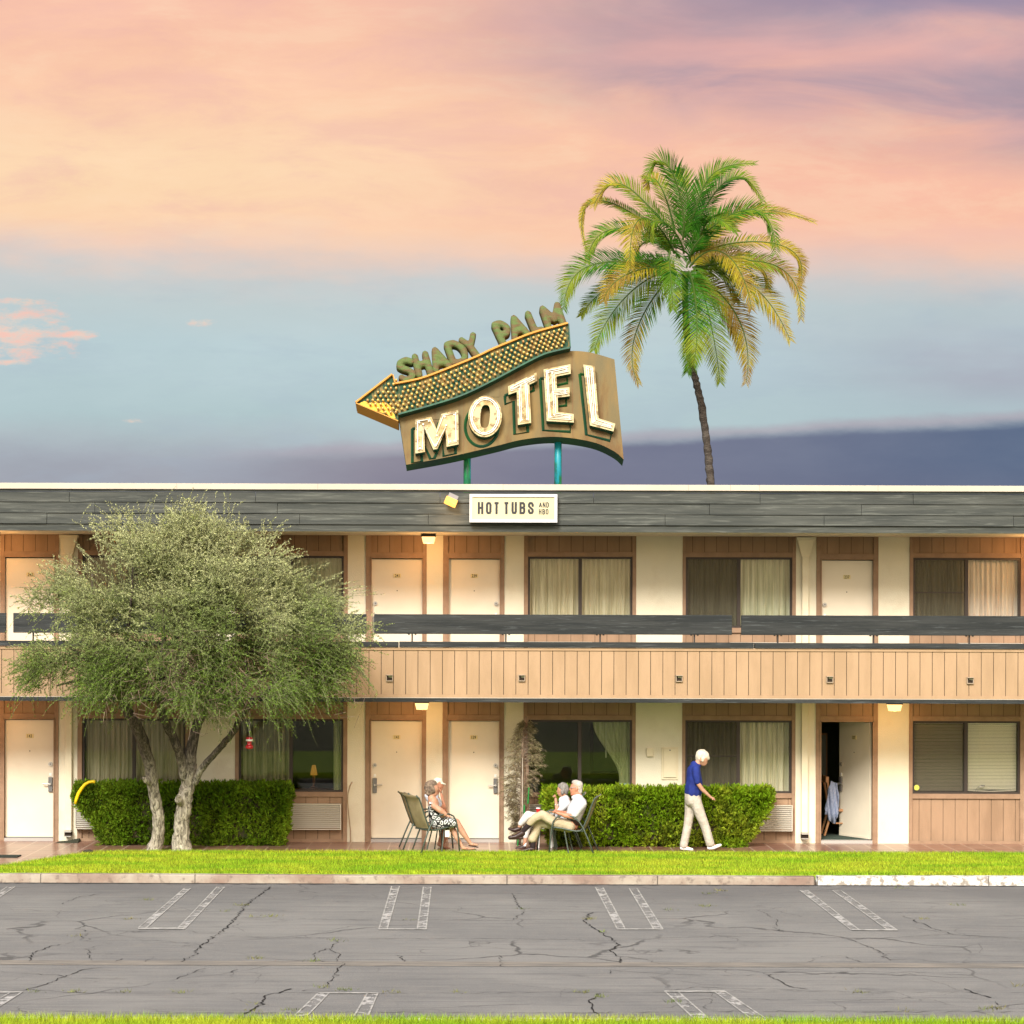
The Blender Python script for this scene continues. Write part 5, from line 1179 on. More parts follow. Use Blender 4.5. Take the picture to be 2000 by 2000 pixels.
# --- hedges
def hedge(name, label, px0, px1, pyt, pyb, y0, y1, c1, c2, shear_l=0, shear_r=0, n=15000, seed=1):
    rr = np.random.default_rng(seed); xa, xb = P(px0, 1580, (y0+y1)/2).x, P(px1, 1580, (y0+y1)/2).x
    zt_ = P((px0+px1)/2, pyt, y0).z; zb_ = .14; h = zt_-zb_
    HT = thing(name, label, 'hedge', ((xa+xb)/2, (y0+y1)/2, zb_))
    lm = mat(name+'_leaf', c1, .6, c2, 1.6, island=.45, trans=.30, spec=.10, lo=.42, hi=.60, stain=(3.0, (.045, .085, .008, 1), .8, .5, .62))
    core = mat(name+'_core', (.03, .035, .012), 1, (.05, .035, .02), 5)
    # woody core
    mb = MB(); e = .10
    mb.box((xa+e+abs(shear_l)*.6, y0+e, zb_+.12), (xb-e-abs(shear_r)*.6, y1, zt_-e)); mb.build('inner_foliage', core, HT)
    st = MB()
    stm = mat(name+'_stem', (.12, .09, .06), .9)
    for i in range(12):
        x_ = random.uniform(xa+.45, xb-.35); st = MB(); st.tube([(x_, random.uniform(y0+.2, y1-.1), zb_-.02), (x_+random.uniform(-.1, .1), (y0+y1)/2, zb_+.35)], [.018, .012], 6); st.build('stem', stm, HT)
    # sprays on the front, the top and the ends
    areas = np.array([(xb-xa)*h, (xb-xa)*(y1-y0)*.7, (y1-y0)*h*.8, (y1-y0)*h*.8]); w_ = rr.choice(4, n, p=areas/areas.sum())
    u, v_ = rr.random(n), rr.random(n); pos = np.zeros((n, 3)); nr = np.zeros((n, 3))
    f0 = w_ == 0; pos[f0] = np.stack([xa+(xb-xa)*u, np.full(n, y0), zb_+h*v_], 1)[f0]; nr[f0] = (0, -1, 0)
    f1 = w_ == 1; pos[f1] = np.stack([xa+(xb-xa)*u, y0+(y1-y0)*v_, np.full(n, zt_)], 1)[f1]; nr[f1] = (0, -.2, 1)
    f2 = w_ == 2; pos[f2] = np.stack([np.full(n, xa), y0+(y1-y0)*u, zb_+h*v_], 1)[f2]; nr[f2] = (-1, -.2, 0)
    f3 = w_ == 3; pos[f3] = np.stack([np.full(n, xb), y0+(y1-y0)*u, zb_+h*v_], 1)[f3]; nr[f3] = (1, -.2, 0)
    hz = (pos[:, 2]-zb_)/h
    # rounded ends and undercut foot
    lo_f = np.clip(1-hz*1.25, 0, 1)
    dl = np.clip(1-(pos[:, 0]-xa)/.9, 0, 1); dr_ = np.clip(1-(xb-pos[:, 0])/.9, 0, 1)
    pos[:, 0] += dl*lo_f**1.3*shear_l-dr_*lo_f**1.3*shear_r
    cr = np.clip(hz-.92, 0, 1)/.08; pos[:, 1] += np.where(f0, cr**2*.07, 0)+np.where(f0, lo_f*.05, 0)
    lump = .045*np.sin(pos[:, 0]*7.3+1)+.035*np.sin(pos[:, 0]*17+pos[:, 2]*5)+.03*np.sin(pos[:, 2]*11+pos[:, 0]*3)
    pos += nr*(lump*np.where(f1, .25, 1.0)+np.where(f1, -.05, 0)+rr.uniform(-.17, .03, n))[:, None]
    pos += rr.normal(size=(n, 3))*.012
    base = unit(nr*.55+np.array([0, -.05, .75])+rr.normal(size=(n, 3))*.33)
    base[(rr.random(n) < .25)] *= np.array([1, 1, -.3])
    B_, L__, D_ = [], [], []
    for j in range(7):
        s_ = unit(np.cross(base, rr.normal(size=(n, 3)))); ang = rr.uniform(-.75, .75, (n, 1)); d = unit(base+s_*ang)
        B_.append(pos+base*(rr.uniform(0, .05, (n, 1)))); D_.append(d); L__.append(rr.uniform(.030, .085, n))
    B_ = np.concatenate(B_); D_ = np.concatenate(D_); L__ = np.concatenate(L__)
    N_ = unit(np.cross(D_, rr.normal(size=D_.shape))); v, f = leaf_cards(B_, D_, N_, L__, L__*rr.uniform(.22, .36, len(L__)))
    npmesh('foliage', v, f, lm, HT); return HT
hedge('clipped_hedge', 'dark green clipped hedge behind the olive tree trunks', 152, 562, 1534, 1650, 39.06, 39.74, (.11, .20, .010), (.20, .31, .02), .52, .05, 15000, 3)
hedge('clipped_hedge', 'bright green clipped hedge behind the seated couple and the walking woman', 1066, 1500, 1543, 1652, 39.06, 39.74, (.18, .30, .010), (.33, .40, .03), .05, .40, 16500, 4)
hedge_up = None
# yellow tube on the left hedge corner
yt = [(147, 1570), (149, 1562), (153, 1550), (159, 1540), (166, 1532), (174, 1527.5), (181, 1526.5), (186, 1527)]
mb = MB(); mb.tube([P(x, y, 38.99) for x, y in yt], [.018, .027, .029, .029, .027, .024, .024, .028], 10, wob=.12)
tag(mb.build('foam_tube', mat('yellow_foam', (.85, .62, .01), .4, (.75, .50, .01), 6), smooth=True), 'bright yellow curved tube lying over the corner of the left hedge', 'tube')
# dry stem against the wall
mb = MB(); mb.tube([P(x, y, 39.8) for x, y in ((685, 1646), (684.5, 1622), (681, 1590), (679, 1565), (680, 1548), (684, 1534), (688, 1527))], [.012, .011, .01, .009, .009, .012, .01], 7)
tag(mb.build('dry_stem', mat('dry_stem', (.30, .22, .14), .9)), 'thin bare curved stem against the cream wall left of door 141', 'plant')
# slim brown conifer tied to a stake
cb = P(1020, 1648, 39.25); CT = thing('brown_sapling', 'slim brownish feathery sapling tied to stakes beside door 139', 'tree', (cb.x, 39.25, .135))
stem = [(1012, 1650), (1016, 1610), (1019, 1570), (1020, 1530), (1020, 1490), (1021, 1450), (1023, 1420), (1027, 1398)]
stp = [P(x, y, 39.25) for x, y in stem]; MB().tube(stp, [.04, .032, .028, .026, .022, .018, .012, .006], 8, wob=.1).build('trunk', mat('sapling_bark', (.30, .23, .17), .9, (.20, .15, .11), 12, stretch=(1, 1, .2)), CT, smooth=True)
stake = mat('stake_wood', (.26, .17, .12), .9)
MB().tube([P(1030, 1652, 39.35), P(1029, 1400, 39.35)], .032, 7).build('stake', stake, CT)
MB().tube([P(1021, 1645, 39.2), P(1020.5, 1480, 39.2)], .008, 6).build('stake', mat('stake_pale', (.42, .38, .32), .8), CT)
gr = mat('green_tie', (.01, .22, .04), .5)
for (a_, c_) in (((1031, 1570), (1033, 1538)), ((1012, 1640), (1011, 1652)), ((1024, 1592), (1024, 1572))): MB().tube([P(*a_, 39.15), P(*c_, 39.15)], .012, 6).build('plant_tie', gr, CT)
n = 360; u = rng.random(n); cy = 1400+u*215; prof = np.interp(cy, [1395, 1420, 1450, 1490, 1520, 1545, 1570, 1600, 1620], [6, 24, 42, 50, 48, 42, 36, 22, 14])
prof_r = np.interp(cy, [1395, 1420, 1450, 1480, 1500, 1520, 1540, 1560, 1600], [8, 30, 42, 46, 58, 36, 22, 6, 2]); sgn = rng.choice([-1, 1], n, p=[.55, .45])
S_, D_, L_ = [], [], []
for i in range(n):
    a = rng.uniform(-1.3, 1.3); s_ = np.array(P(np.interp(cy[i], [1395, 1650], [1026, 1014]), cy[i]+10, 39.25)); ext = (prof[i] if sgn[i] < 0 else prof_r[i])*rng.uniform(.55, 1.05)/113
    S_.append(s_); D_.append(unit(np.array([sgn[i]*math.cos(a), math.sin(a)*.6-.1, rng.uniform(-.25, .75)]))); L_.append(ext)
S_, D_, L_ = map(np.array, (S_, D_, L_)); s_ = np.linspace(0, 1, 8); pth = S_[:, None]+D_[:, None]*(s_[None, :, None]*L_[:, None, None]); pth[:, :, 2] -= s_[None]**2*L_[:, None]*rng.uniform(-.1, .5, (n, 1)); pth[:, :, 1] = np.minimum(pth[:, :, 1], 39.85)
v, f = ribbons(pth, np.linspace(.004, .0018, 8)); npmesh('twigs', v, f, mat('sapling_twig', (.27, .21, .16), .9, (.17, .13, .09), 4, island=.3), CT)
per = 26; tt = rng.uniform(.25, 1, (n, per)); idx = tt*7; i0 = np.clip(idx.astype(int), 0, 6); fr = (idx-i0)[..., None]; ar = np.arange(n)[:, None]; pa, pb = pth[ar, i0], pth[ar, i0+1]; pos = (pa*(1-fr)+pb*fr).reshape(-1, 3)
tg = unit(pb-pa).reshape(-1, 3); dr = unit(tg+unit(np.cross(tg, rng.normal(size=tg.shape)))*.75+np.array([0, 0, -.08])); nmv = unit(np.cross(dr, rng.normal(size=dr.shape)))
v, f = leaf_cards(pos, dr, nmv, rng.uniform(.035, .085, len(pos)), rng.uniform(.005, .010, len(pos)), .15); npmesh('foliage', v, f, mat('sapling_leaf', (.27, .24, .13), .8, (.19, .15, .09), 5, island=.35, trans=.2), CT)

# --- palm behind the building
YP = 50.0; SPp = F/YP
def PP(x, y, dy=0.0): return P(1080+x/3.715, 280+y/3.715, YP+dy)
pb_ = P(1398, 1600, YP); PT = thing('palm_tree', 'tall palm with green and yellowing fronds behind the motel roof', 'palm tree', (pb_.x, YP, 0))
tk = [P(1400, 1640, YP), P(1397, 1200, YP), P(1392, 1000, YP), P(1387, 930, YP), (P(1380, 860, YP)), P(1370, 790, YP), P(1358, 740, YP), P(1347, 700, YP), P(1341, 650, YP), P(1338, 590, YP), P(1338, 530, YP)]
out = []; rr_ = []; 
for i in range(len(tk)-1):
    for j in range(10):
        s_ = j/10; out.append(tk[i].lerp(tk[i+1], s_)); rr_.append((.084+.016*abs(math.sin(len(out)*1.1))-.0003*len(out))*1.0)
out.append(tk[-1]); rr_.append(.07)
MB().tube(out, rr_, 12, wob=.12).build('trunk', mat('palm_trunk', (.040, .032, .026), .95, (.085, .072, .060), 6, stretch=(1, 1, 2.5), bump=.03, bscale=9), PT, smooth=True)
# each frond: base, two guides, tip in the palm's own plane, depth swing, colour 0 green .. 1 yellow, leaflet length
FR = [((955, 660), (1060, 400), (1170, 215), (1460, 145), -.3, .45, 1.0), ((1000, 650), (1120, 440), (1300, 250), (1520, 415), .3, .35, .9), ((1040, 790), (1180, 640), (1420, 500), (1890, 568), .5, .85, .95),
 ((1000, 850), (1120, 640), (1430, 480), (1612, 795), -.9, .4, 1.2), ((1080, 800), (1350, 720), (1700, 760), (1778, 1050), .8, .75, .8), ((1010, 900), (1300, 860), (1640, 900), (1800, 1272), -.3, .6, .9),
 ((1000, 930), (1250, 930), (1500, 1080), (1720, 1425), .1, .85, 1.2), ((990, 900), (1180, 780), (1340, 900), (1440, 1200), -1.2, .95, 1.2), ((1010, 950), (1200, 1080), (1370, 1330), (1402, 1735), .3, .9, 1.1),
 ((1000, 960), (1080, 1060), (1160, 1380), (1212, 1730), -.3, .65, 1.15), ((985, 930), (1020, 1050), (1045, 1300), (1020, 1600), -1.3, .25, 1.35), ((985, 930), (960, 1080), (990, 1350), (975, 1660), -.9, .3, 1.1),
 ((900, 950), (760, 1080), (600, 1380), (620, 1742), -.2, .7, .9), ((900, 940), (700, 980), (470, 1180), (300, 1500), -.7, .55, 1.3), ((880, 930), (640, 930), (380, 1060), (205, 1250), .2, .35, .9),
 ((880, 880), (560, 860), (240, 900), (78, 1200), -.3, .5, 1.2), ((850, 800), (620, 640), (380, 640), (250, 860), .4, .25, .9), ((850, 800), (620, 540), (300, 420), (242, 772), .8, .85, .45),
 ((830, 600), (640, 400), (460, 290), (296, 455), .2, .75, .95), ((940, 700), (930, 420), (830, 160), (678, 240), -.6, .15, 1.15), ((880, 800), (760, 600), (620, 560), (560, 900), -1.1, .7, 1.25),
 ((920, 830), (850, 780), (850, 920), (870, 1200), -1.4, .2, 1.2), ((880, 640), (820, 400), (740, 260), (680, 330), .5, .8, .9), ((960, 680), (980, 480), (960, 300), (900, 200), .4, .1, 1.1),
 ((1000, 820), (1100, 600), (1180, 540), (1330, 640), -1.2, .35, 1.1), ((880, 900), (700, 850), (480, 880), (430, 1010), .6, .5, .9), ((960, 950), (1080, 1040), (1240, 1200), (1350, 1480), .7, .8, 1.0),
 ((890, 920), (740, 900), (520, 960), (370, 1140), -1.2, .75, 1.2), ((1010, 880), (1200, 820), (1450, 860), (1560, 1060), .6, .7, .95), ((950, 800), (880, 640), (760, 560), (700, 700), -.9, .2, 1.2), ((1010, 780), (1060, 620), (1180, 520), (1300, 560), .9, .2, 1.1),
 ((900, 760), (800, 700), (660, 720), (600, 880), .9, .4, 1.0), ((970, 900), (1090, 830), (1250, 960), (1330, 1150), .9, .5, 1.0)]
pg = {}
for nm_, c1, c2 in (('palm_green', (.016, .088, .006), (.05, .165, .010)), ('palm_mid', (.07, .17, .010), (.18, .23, .016)), ('palm_yellow', (.33, .27, .02), (.24, .16, .03))):
    pg[nm_] = mat(nm_, c1, .6, c2, 1.6, island=.22, trans=.30, spec=.12, lo=.4, hi=.6)
rach = mat('palm_rachis', (.05, .09, .012), .8)
for fi, (b0, g1, g2, tp, dep, yel, ll) in enumerate(FR):
    p0, p1, p2, p3 = PP(*b0), PP(*g1, dep*.5), PP(*g2, dep), PP(*tp, dep*1.15)
    K = 46; sp_ = []
    for i in range(K+1):
        s_ = i/K; 
        # Catmull-like cubic through the guides
        a = (1-s_)
        q = p0*(a**3)+(p1*3-(p0*.5+p3*.15)+p2*.15)*0 if False else None
        # Lagrange-ish: chain of two quadratics blended
        c1_ = (p0*((s_-.33)*(s_-.66)*(s_-1)/(-.33*-.66*-1))+p1*(s_*(s_-.66)*(s_-1)/(.33*(.33-.66)*(.33-1)))+p2*(s_*(s_-.33)*(s_-1)/(.66*(.66-.33)*(.66-1)))+p3*(s_*(s_-.33)*(s_-.66)/(1*(1-.33)*(1-.66))))
        sp_.append(c1_)
    fo = MB().tube(sp_, [.022*(1-.85*i/K)+.003 for i in range(K+1)], 5).build('frond', rach, PT)
    A = np.array([tuple(p) for p in sp_]); tg = unit(np.gradient(A, axis=0)); length_total = np.linalg.norm(np.diff(A, axis=0), axis=1).sum()
    nL = int(length_total*40); tt = np.linspace(.03, 1, nL); ii = np.clip((tt*K).astype(int), 0, K-1); fr_ = (tt*K-ii)[:, None]; org_ = A[ii]*(1-fr_)+A[ii+1]*fr_; tn = tg[ii]
    # frond blade plane: leaflets leave on both sides and hang a little
    up_ = unit(np.array([random.uniform(-.25, .25), -.85, .5])); vs, fs = [], []; cnt = 0
    for sg_ in (-1, 1):
        side_ = unit(np.cross(tn, up_))*sg_; Ll = ll*.50*np.sin(np.clip(tt*1.0+.10, 0, 1)*math.pi*.93)**.55*rng.uniform(.85, 1.1, nL)
        Ll *= np.where(tt > .85, 1-(tt-.85)*2.2, 1)
        ang = .62+.35*(1-tt)
        d = unit(side_*np.sin(ang)[:, None]+tn*np.cos(ang)[:, None]*1.1+np.array([0, -.12, .16])+rng.normal(size=tn.shape)*.05)
        m1 = org_+d*Ll[:, None]*.5; m1[:, 2] -= Ll*.02; tip_ = org_+d*Ll[:, None]; tip_[:, 2] -= Ll*(.10+.12*rng.random(nL))
        wv_ = unit(np.cross(d, np.cross(tn, side_)+rng.normal(size=tn.shape)*.2)); wv_ = unit(wv_*.8+tn*.5); W_ = .0105
        v = np.stack([org_-wv_*W_*.6, org_+wv_*W_*.6, m1+wv_*W_, m1-wv_*W_, tip_], 1).reshape(-1, 3); base_i = np.arange(nL)*5+cnt
        fs.append(np.stack([base_i, base_i+1, base_i+2, base_i+3], 1)); fs.append(np.stack([base_i+3, base_i+2, base_i+4, base_i+4], 1)); vs.append(v); cnt += 5*nL
    v = np.concatenate(vs); q4 = [tuple(r_) if r_[2] != r_[3] else tuple(r_[:3]) for r_ in np.concatenate(fs).tolist()]
    me = bpy.data.meshes.new('leaflets'); me.from_pydata((v-np.array(ORG[PT])).tolist(), [], q4)
    yy = yel+random.uniform(-.1, .1)
    near = 'palm_green' if yy < .5 else 'palm_mid' if yy < .85 else 'palm_yellow'
    near2 = 'palm_mid' if yy < .6 else 'palm_yellow'
    me.materials.append(pg[near]); me.materials.append(pg[near2])
    cent = np.array([ (q[0] % (5*nL))//5/nL for q in q4]); thr = .55 if yy < .8 else .3
    me.polygons.foreach_set('material_index', (cent+rng.normal(0, .1, len(q4)) > thr).astype(np.int32)); me.update()
    link('leaflets', me, fo, None)
# ============================================================= CHAIRS
frame_m = mat('chair_frame_green', (.055, .075, .060), .45, (.09, .11, .095), 20, metal=.3)
sling_m = mat('chair_sling_tan', (.42, .335, .20), .85, (.34, .27, .155), 6, bump=.002, bscale=300, trans=.25)
edge_m = mat('sling_edge', (.10, .10, .055), .7)
def sling_profile():
    return [(.30, .405), (.26, .425), (.15, .41), (.02, .385), (-.10, .365), (-.17, .372), (-.215, .42), (-.26, .53), (-.31, .66), (-.355, .79), (-.40, .90), (-.455, .945)]
def patio_chair(label):
    t_ = thing('patio_chair', label, 'chair', (0, 0, 0), 'sling patio chairs on the lawn edge'); pr = sling_profile(); W_ = .235
    mb = MB(); 
    vs = []; k = 9
    for i, (x_, z_) in enumerate(pr):
        for j in range(k): 
            u = -1+2*j/(k-1); sag = .022*(1-u*u)*(1 if i < 6 else .6); vs.append((x_-(sag if i > 6 else 0), u*W_, z_-(sag if i <= 6 else 0)))
    seat_rows = range(0, 6); back_rows = range(5, len(pr)-1)
    for nm, rows in (('seat', seat_rows), ('backrest', back_rows)):
        mb = MB(); r0_ = rows[0]; n_r = len(rows); mb.add(vs[r0_*k:(r0_+n_r+1)*k], [(i*k+j, i*k+j+1, (i+1)*k+j+1, (i+1)*k+j) for i in range(n_r) for j in range(k-1)])
        o = mb.build(nm, sling_m, t_, smooth=True, local=True); s_ = o.modifiers.new('t', 'SOLIDIFY'); s_.thickness = .006
    for s_ in (-1, 1):
        MB().tube([(x_, s_*(W_+.004), z_) for x_, z_ in pr], .014, 8).build('side_rail', frame_m, t_, smooth=True, local=True)
        # arm loop: front leg, arm, rear leg in one bent tube
        y_ = s_*.285
        MB().tube([(.34, y_, .0), (.315, y_, .25), (.295, y_, .42), (.27, y_, .52), (.22, y_, .59), (.14, y_, .625), (.04, y_, .63), (-.06, y_, .60), (-.15, y_, .53), (-.22, y_, .43), (-.30, y_+s_*.01, .25), (-.40, y_+s_*.03, .0)], .0135, 8).build('arm_and_leg', frame_m, t_, smooth=True, local=True)
        MB().tube([(.10, s_*.20, .37), (.02, s_*.25, .0)], .012, 8).build('brace_leg', frame_m, t_, local=True)
        MB().tube([(.27, s_*.235, .415), (.30, y_, .415)], .010, 6).build('bracket', frame_m, t_, local=True)
    MB().tube([(.27, -.24, .40), (.27, .24, .40)], .012, 8).build('cross_bar', frame_m, t_, local=True)
    MB().tube([(-.20, -.24, .37), (-.20, .24, .37)], .012, 8).build('cross_bar', frame_m, t_, local=True)
    MB().tube([(-.405, -.238, .90), (-.415, -.12, .925), (-.42, 0, .935), (-.415, .12, .925), (-.405, .238, .90)], .011, 8).build('top_bar', frame_m, t_, local=True)
    return t_
ch1 = patio_chair('tan sling patio chair seen from behind under the woman in the patterned dress')
def put(o, px, Y, rz, label=None):
    o.location = (P(px, 1650, Y).x, Y, .14 if Y > 38.27 else .15); o.rotation_euler = (0, 0, R(rz)); ORG[o] = Vector(o.location)
    if label: o['label'] = label
    return o
put(ch1, 846, 38.10, 30)
MB().box((.06, -.30, .25), (.14, -.296, .36)).build('care_tag', white_m, ch1, local=True)
ch2 = copy_tree(ch1); put(ch2, 836, 38.78, 22, 'tan patio chair behind the woman\'s chair, holding the man in the cap')
for c_ in [x for x in bpy.data.objects if x.parent == ch2 and x.name.startswith('care_tag')]: bpy.data.objects.remove(c_)
ch3 = copy_tree(ch2); put(ch3, 1117, 37.98, 170, 'green framed patio chair under the man in khaki trousers')
ch4 = copy_tree(ch2); put(ch4, 1090, 38.66, 176, 'patio chair behind the khaki man, holding the woman in white')

# ============================================================= PEOPLE
skin = mat('skin_fair', (.48, .27, .18), .55, (.40, .21, .135), 9, sss=.15); skin_t = mat('skin_tanned', (.42, .20, .12), .55, (.36, .16, .10), 9, sss=.12)
white_c = mat('white_cotton', (.60, .60, .63), .9, (.50, .50, .54), 6, bump=.01, bscale=11); khaki = mat('khaki_cotton', (.46, .39, .27), .9, (.37, .305, .20), 7, bump=.014, bscale=10)
beige = mat('beige_cotton', (.50, .45, .40), .9, (.40, .355, .31), 7, bump=.016, bscale=11, bstretch=(1, 1, 1.8)); blue = mat('navy_polo', (.014, .030, .20), .85, (.01, .02, .14), 6, bump=.012, bscale=9)
whitep = mat('white_trousers', (.64, .63, .62), .9, (.56, .55, .54), 7, bump=.01, bscale=10); greyshirt = mat('pale_grey_shirt', (.46, .48, .54), .9, (.38, .40, .46), 7, bump=.01, bscale=10)
shoe_d = mat('dark_brown_leather', (.035, .018, .016), .4); shoe_w = mat('white_shoe', (.80, .80, .80), .6); sock_d = mat('dark_sock', (.022, .014, .016), .9); sock_w = mat('white_sock', (.75, .75, .78), .9)
hair_w = mat('white_hair', (.66, .61, .50), .8, (.46, .41, .31), 22, stretch=(1, 1, .5), bump=.012, bscale=40); hair_g = mat('grey_hair', (.26, .245, .23), .8, (.13, .12, .11), 30, stretch=(1, 1, .5), bump=.012, bscale=45)
hair_wg = mat('silver_hair', (.50, .47, .43), .8, (.30, .27, .24), 26, bump=.010, bscale=45); hair_b = mat('grey_brown_hair', (.11, .08, .062), .85, (.24, .18, .13), 24, bump=.02, bscale=30)
darkp = mat('eye_dark', (.03, .02, .02), .4); lip = mat('lip', (.40, .14, .11), .6)
# zebra dress
zeb = bpy.data.materials.new('zebra_dress'); zeb.use_nodes = True; t = NT(zeb.node_tree); b = t.n['Principled BSDF']; tc = t.node('ShaderNodeTexCoord')
vo = t.node('ShaderNodeTexVoronoi', feature='DISTANCE_TO_EDGE'); vo.inputs['Scale'].default_value = 13; t.l.new(tc.outputs['Object'], vo.inputs['Vector'])
st_ = t.m('FRACT', t.m('MULTIPLY', vo.outputs[0], 3.6)); t.l.new(t.mix(t.m('GREATER_THAN', st_, .42), (.012, .014, .012, 1), (.62, .64, .62, 1)), b.inputs['Base Color']); b.inputs['Roughness'].default_value = .85
class Fig:
    """pixel based skeleton: q(x, y, d) gives a point d metres behind the figure's own plane"""
    def __init__(s, name_label, Y, ox, oy, k, base, group=None):
        s.Y = Y; s.ox, s.oy, s.k = ox, oy, k; s.s = F/Y
        bp_ = s.q(base[0], base[1]); s.t = thing('person', name_label, 'person', (bp_.x, Y, .14), group)
    def q(s, x, y, d=0.0):
        p = P(s.ox+x/s.k, s.oy+y/s.k, s.Y); p.y += d; return p
    def r(s, v): return v/s.k/s.s
    def chain(s, mb, pts):        # pts: (x, y, d, radius_in_crop_px [, depth radius scale])
        for a, b_ in zip(pts[:-1], pts[1:]):
            bb = []
            for p in (a, b_):
                r_ = s.r(p[3]); ry = r_*(p[4] if len(p) > 4 else 1.0); bb.append((s.q(p[0], p[1], p[2]), (r_, ry, r_)))
            ball_hull(mb, bb, 2)
    def part(s, name, chains, m, vox=.011, parent=None, sm=3, label=None):
        mb = MB()
        for c_ in chains: s.chain(mb, c_)
        o = remesh(mb, vox, name, m, parent or s.t, sm, local=False)
        if label: o['label'] = label
        return o
    def hand(s, wrist, knuck, curl, d=0.0, r=9, side=1):
        """five fingers: from the palm end (knuck) towards curl"""
        out = [[(*wrist, d, r*1.5), (*knuck, d, r*1.9, .8)]]
        vx, vy = curl[0]-knuck[0], curl[1]-knuck[1]; L_ = [.85, 1.0, .95, .75]
        for i in range(4):
            dd = d+(-.033+.022*i)*side; e = (knuck[0]+vx*L_[i], knuck[1]+vy*L_[i]); m_ = ((knuck[0]+e[0])/2+vy*.18, (knuck[1]+e[1])/2-vx*.18)
            out.append([(knuck[0], knuck[1], dd, r*.82), (m_[0], m_[1], dd, r*.78), (e[0], e[1], dd, r*.68)])
        tx, ty = (wrist[0]*.4+knuck[0]*.6), (wrist[1]*.4+knuck[1]*.6)
        out.append([(tx, ty, d-.03*side, r), (tx+vx*.5-vy*.35, ty+vy*.5+vx*.35, d-.05*side, r*.8)])
        return out
# ---- walking woman
w = Fig('person with short white hair in a navy polo and beige trousers walking past the hedge', 38.33, 1290, 1440, 8.053, (560, 1780))
B_l = [[(655, 300, 0, 92, .8), (668, 345, 0, 82, .8)], [(655, 330, 0, 85, .75), (690, 400, 0, 45, .85)], [(640, 370, 0, 55), (672, 425, 0, 30, 1.1)],
   [(722, 388, 0, 10), (735, 402, 0, 9)], [(715, 360, 0, 14, 2.2), (700, 350, 0, 20, 2)], [(706, 425, 0, 13, 1.5), (690, 435, 0, 20, 1.2)],
   [(600, 380, 0, 52, .9), (560, 440, 0, 55, 1)], [(618, 372, -.075, 16, .4), (614, 350, -.078, 18, .4)],
   [(540, 470, 0, 70, 1.5), (520, 620, 0, 110, 1.25)], [(520, 620, 0, 110, 1.25), (515, 850, 0, 118, 1.15)], [(515, 850, 0, 118, 1.15), (505, 980, 0, 110, 1.25)],
   [(540, 500, -.17, 46), (562, 690, -.20, 38)], [(562, 700, -.20, 37), (640, 810, -.20, 34), (765, 925, -.19, 22)],
   [(545, 500, .17, 46), (520, 690, .20, 38), (500, 880, .20, 26)],
   [(500, 980, .06, 75), (435, 1380, .07, 52), (370, 1700, .07, 34)], [(540, 980, -.06, 75), (675, 1340, -.07, 52), (785, 1680, -.07, 34)],
   [(370, 1700, .07, 30), (470, 1765, .07, 20, 1.4)], [(785, 1680, -.07, 30), (900, 1720, -.07, 20, 1.4)]]
B_l += w.hand((765, 925), (812, 955), (838, 985), -.19, 13)
B_l += w.hand((500, 880), (498, 930), (512, 985), .20, 12)
w.part('body', B_l, skin, .010)
w.part('hair', [[(635, 270, 0, 84, .95), (690, 285, 0, 78, .9)], [(700, 290, 0, 62, 1), (745, 330, 0, 34, 1.1)], [(600, 300, 0, 54, 1.15), (620, 340, 0, 50, 1.25)], [(665, 330, -.065, 30, .6), (655, 370, -.07, 20, .6)], [(640, 225, 0, 40), (690, 205, 0, 16)], [(565, 330, 0, 18), (575, 355, 0, 16, 2)]], hair_w, .010, sm=2)
w.part('shirt', [[(535, 455, 0, 66, 1.7), (520, 540, 0, 112, 1.42)], [(520, 540, 0, 112, 1.42), (530, 700, 0, 132, 1.2)], [(530, 700, 0, 132, 1.2), (520, 800, 0, 142, 1.15)], [(520, 800, 0, 140, 1.15), (515, 870, 0, 140, 1.15)],
   [(540, 490, -.16, 66), (550, 600, -.195, 58), (562, 690, -.20, 50)], [(540, 490, .16, 66), (530, 600, .195, 58), (518, 690, .20, 50)], [(530, 430, 0, 62, 1.3), (600, 450, 0, 38, 1.6)], [(600, 455, -.0, 20, 2), (622, 470, 0, 14, 2.5)]], blue, .010)
w.part('trousers', [[(512, 880, 0, 136, 1.1), (508, 985, 0, 134, 1.15)], [(490, 985, .06, 108), (468, 1180, .07, 84), (436, 1400, .07, 70), (372, 1700, .07, 66)], [(540, 985, -.06, 100), (605, 1170, -.07, 86), (690, 1380, -.07, 72), (775, 1665, -.07, 70)]], beige, .010)
w.part('shoe', [[(345, 1745, .07, 36, .95), (420, 1752, .07, 36, .95)], [(420, 1755, .07, 32, 1.1), (505, 1772, .07, 22, 1.5)]], shoe_w, .009); w.part('shoe', [[(760, 1730, -.07, 36, .95), (830, 1722, -.07, 38, .95)], [(830, 1725, -.07, 34, 1.1), (935, 1690, -.07, 22, 1.5)]], shoe_w, .009)
w.part('eyebrow', [[(722, 362, -.03, 6), (735, 366, 0, 5)]], darkp, .006, sm=0)
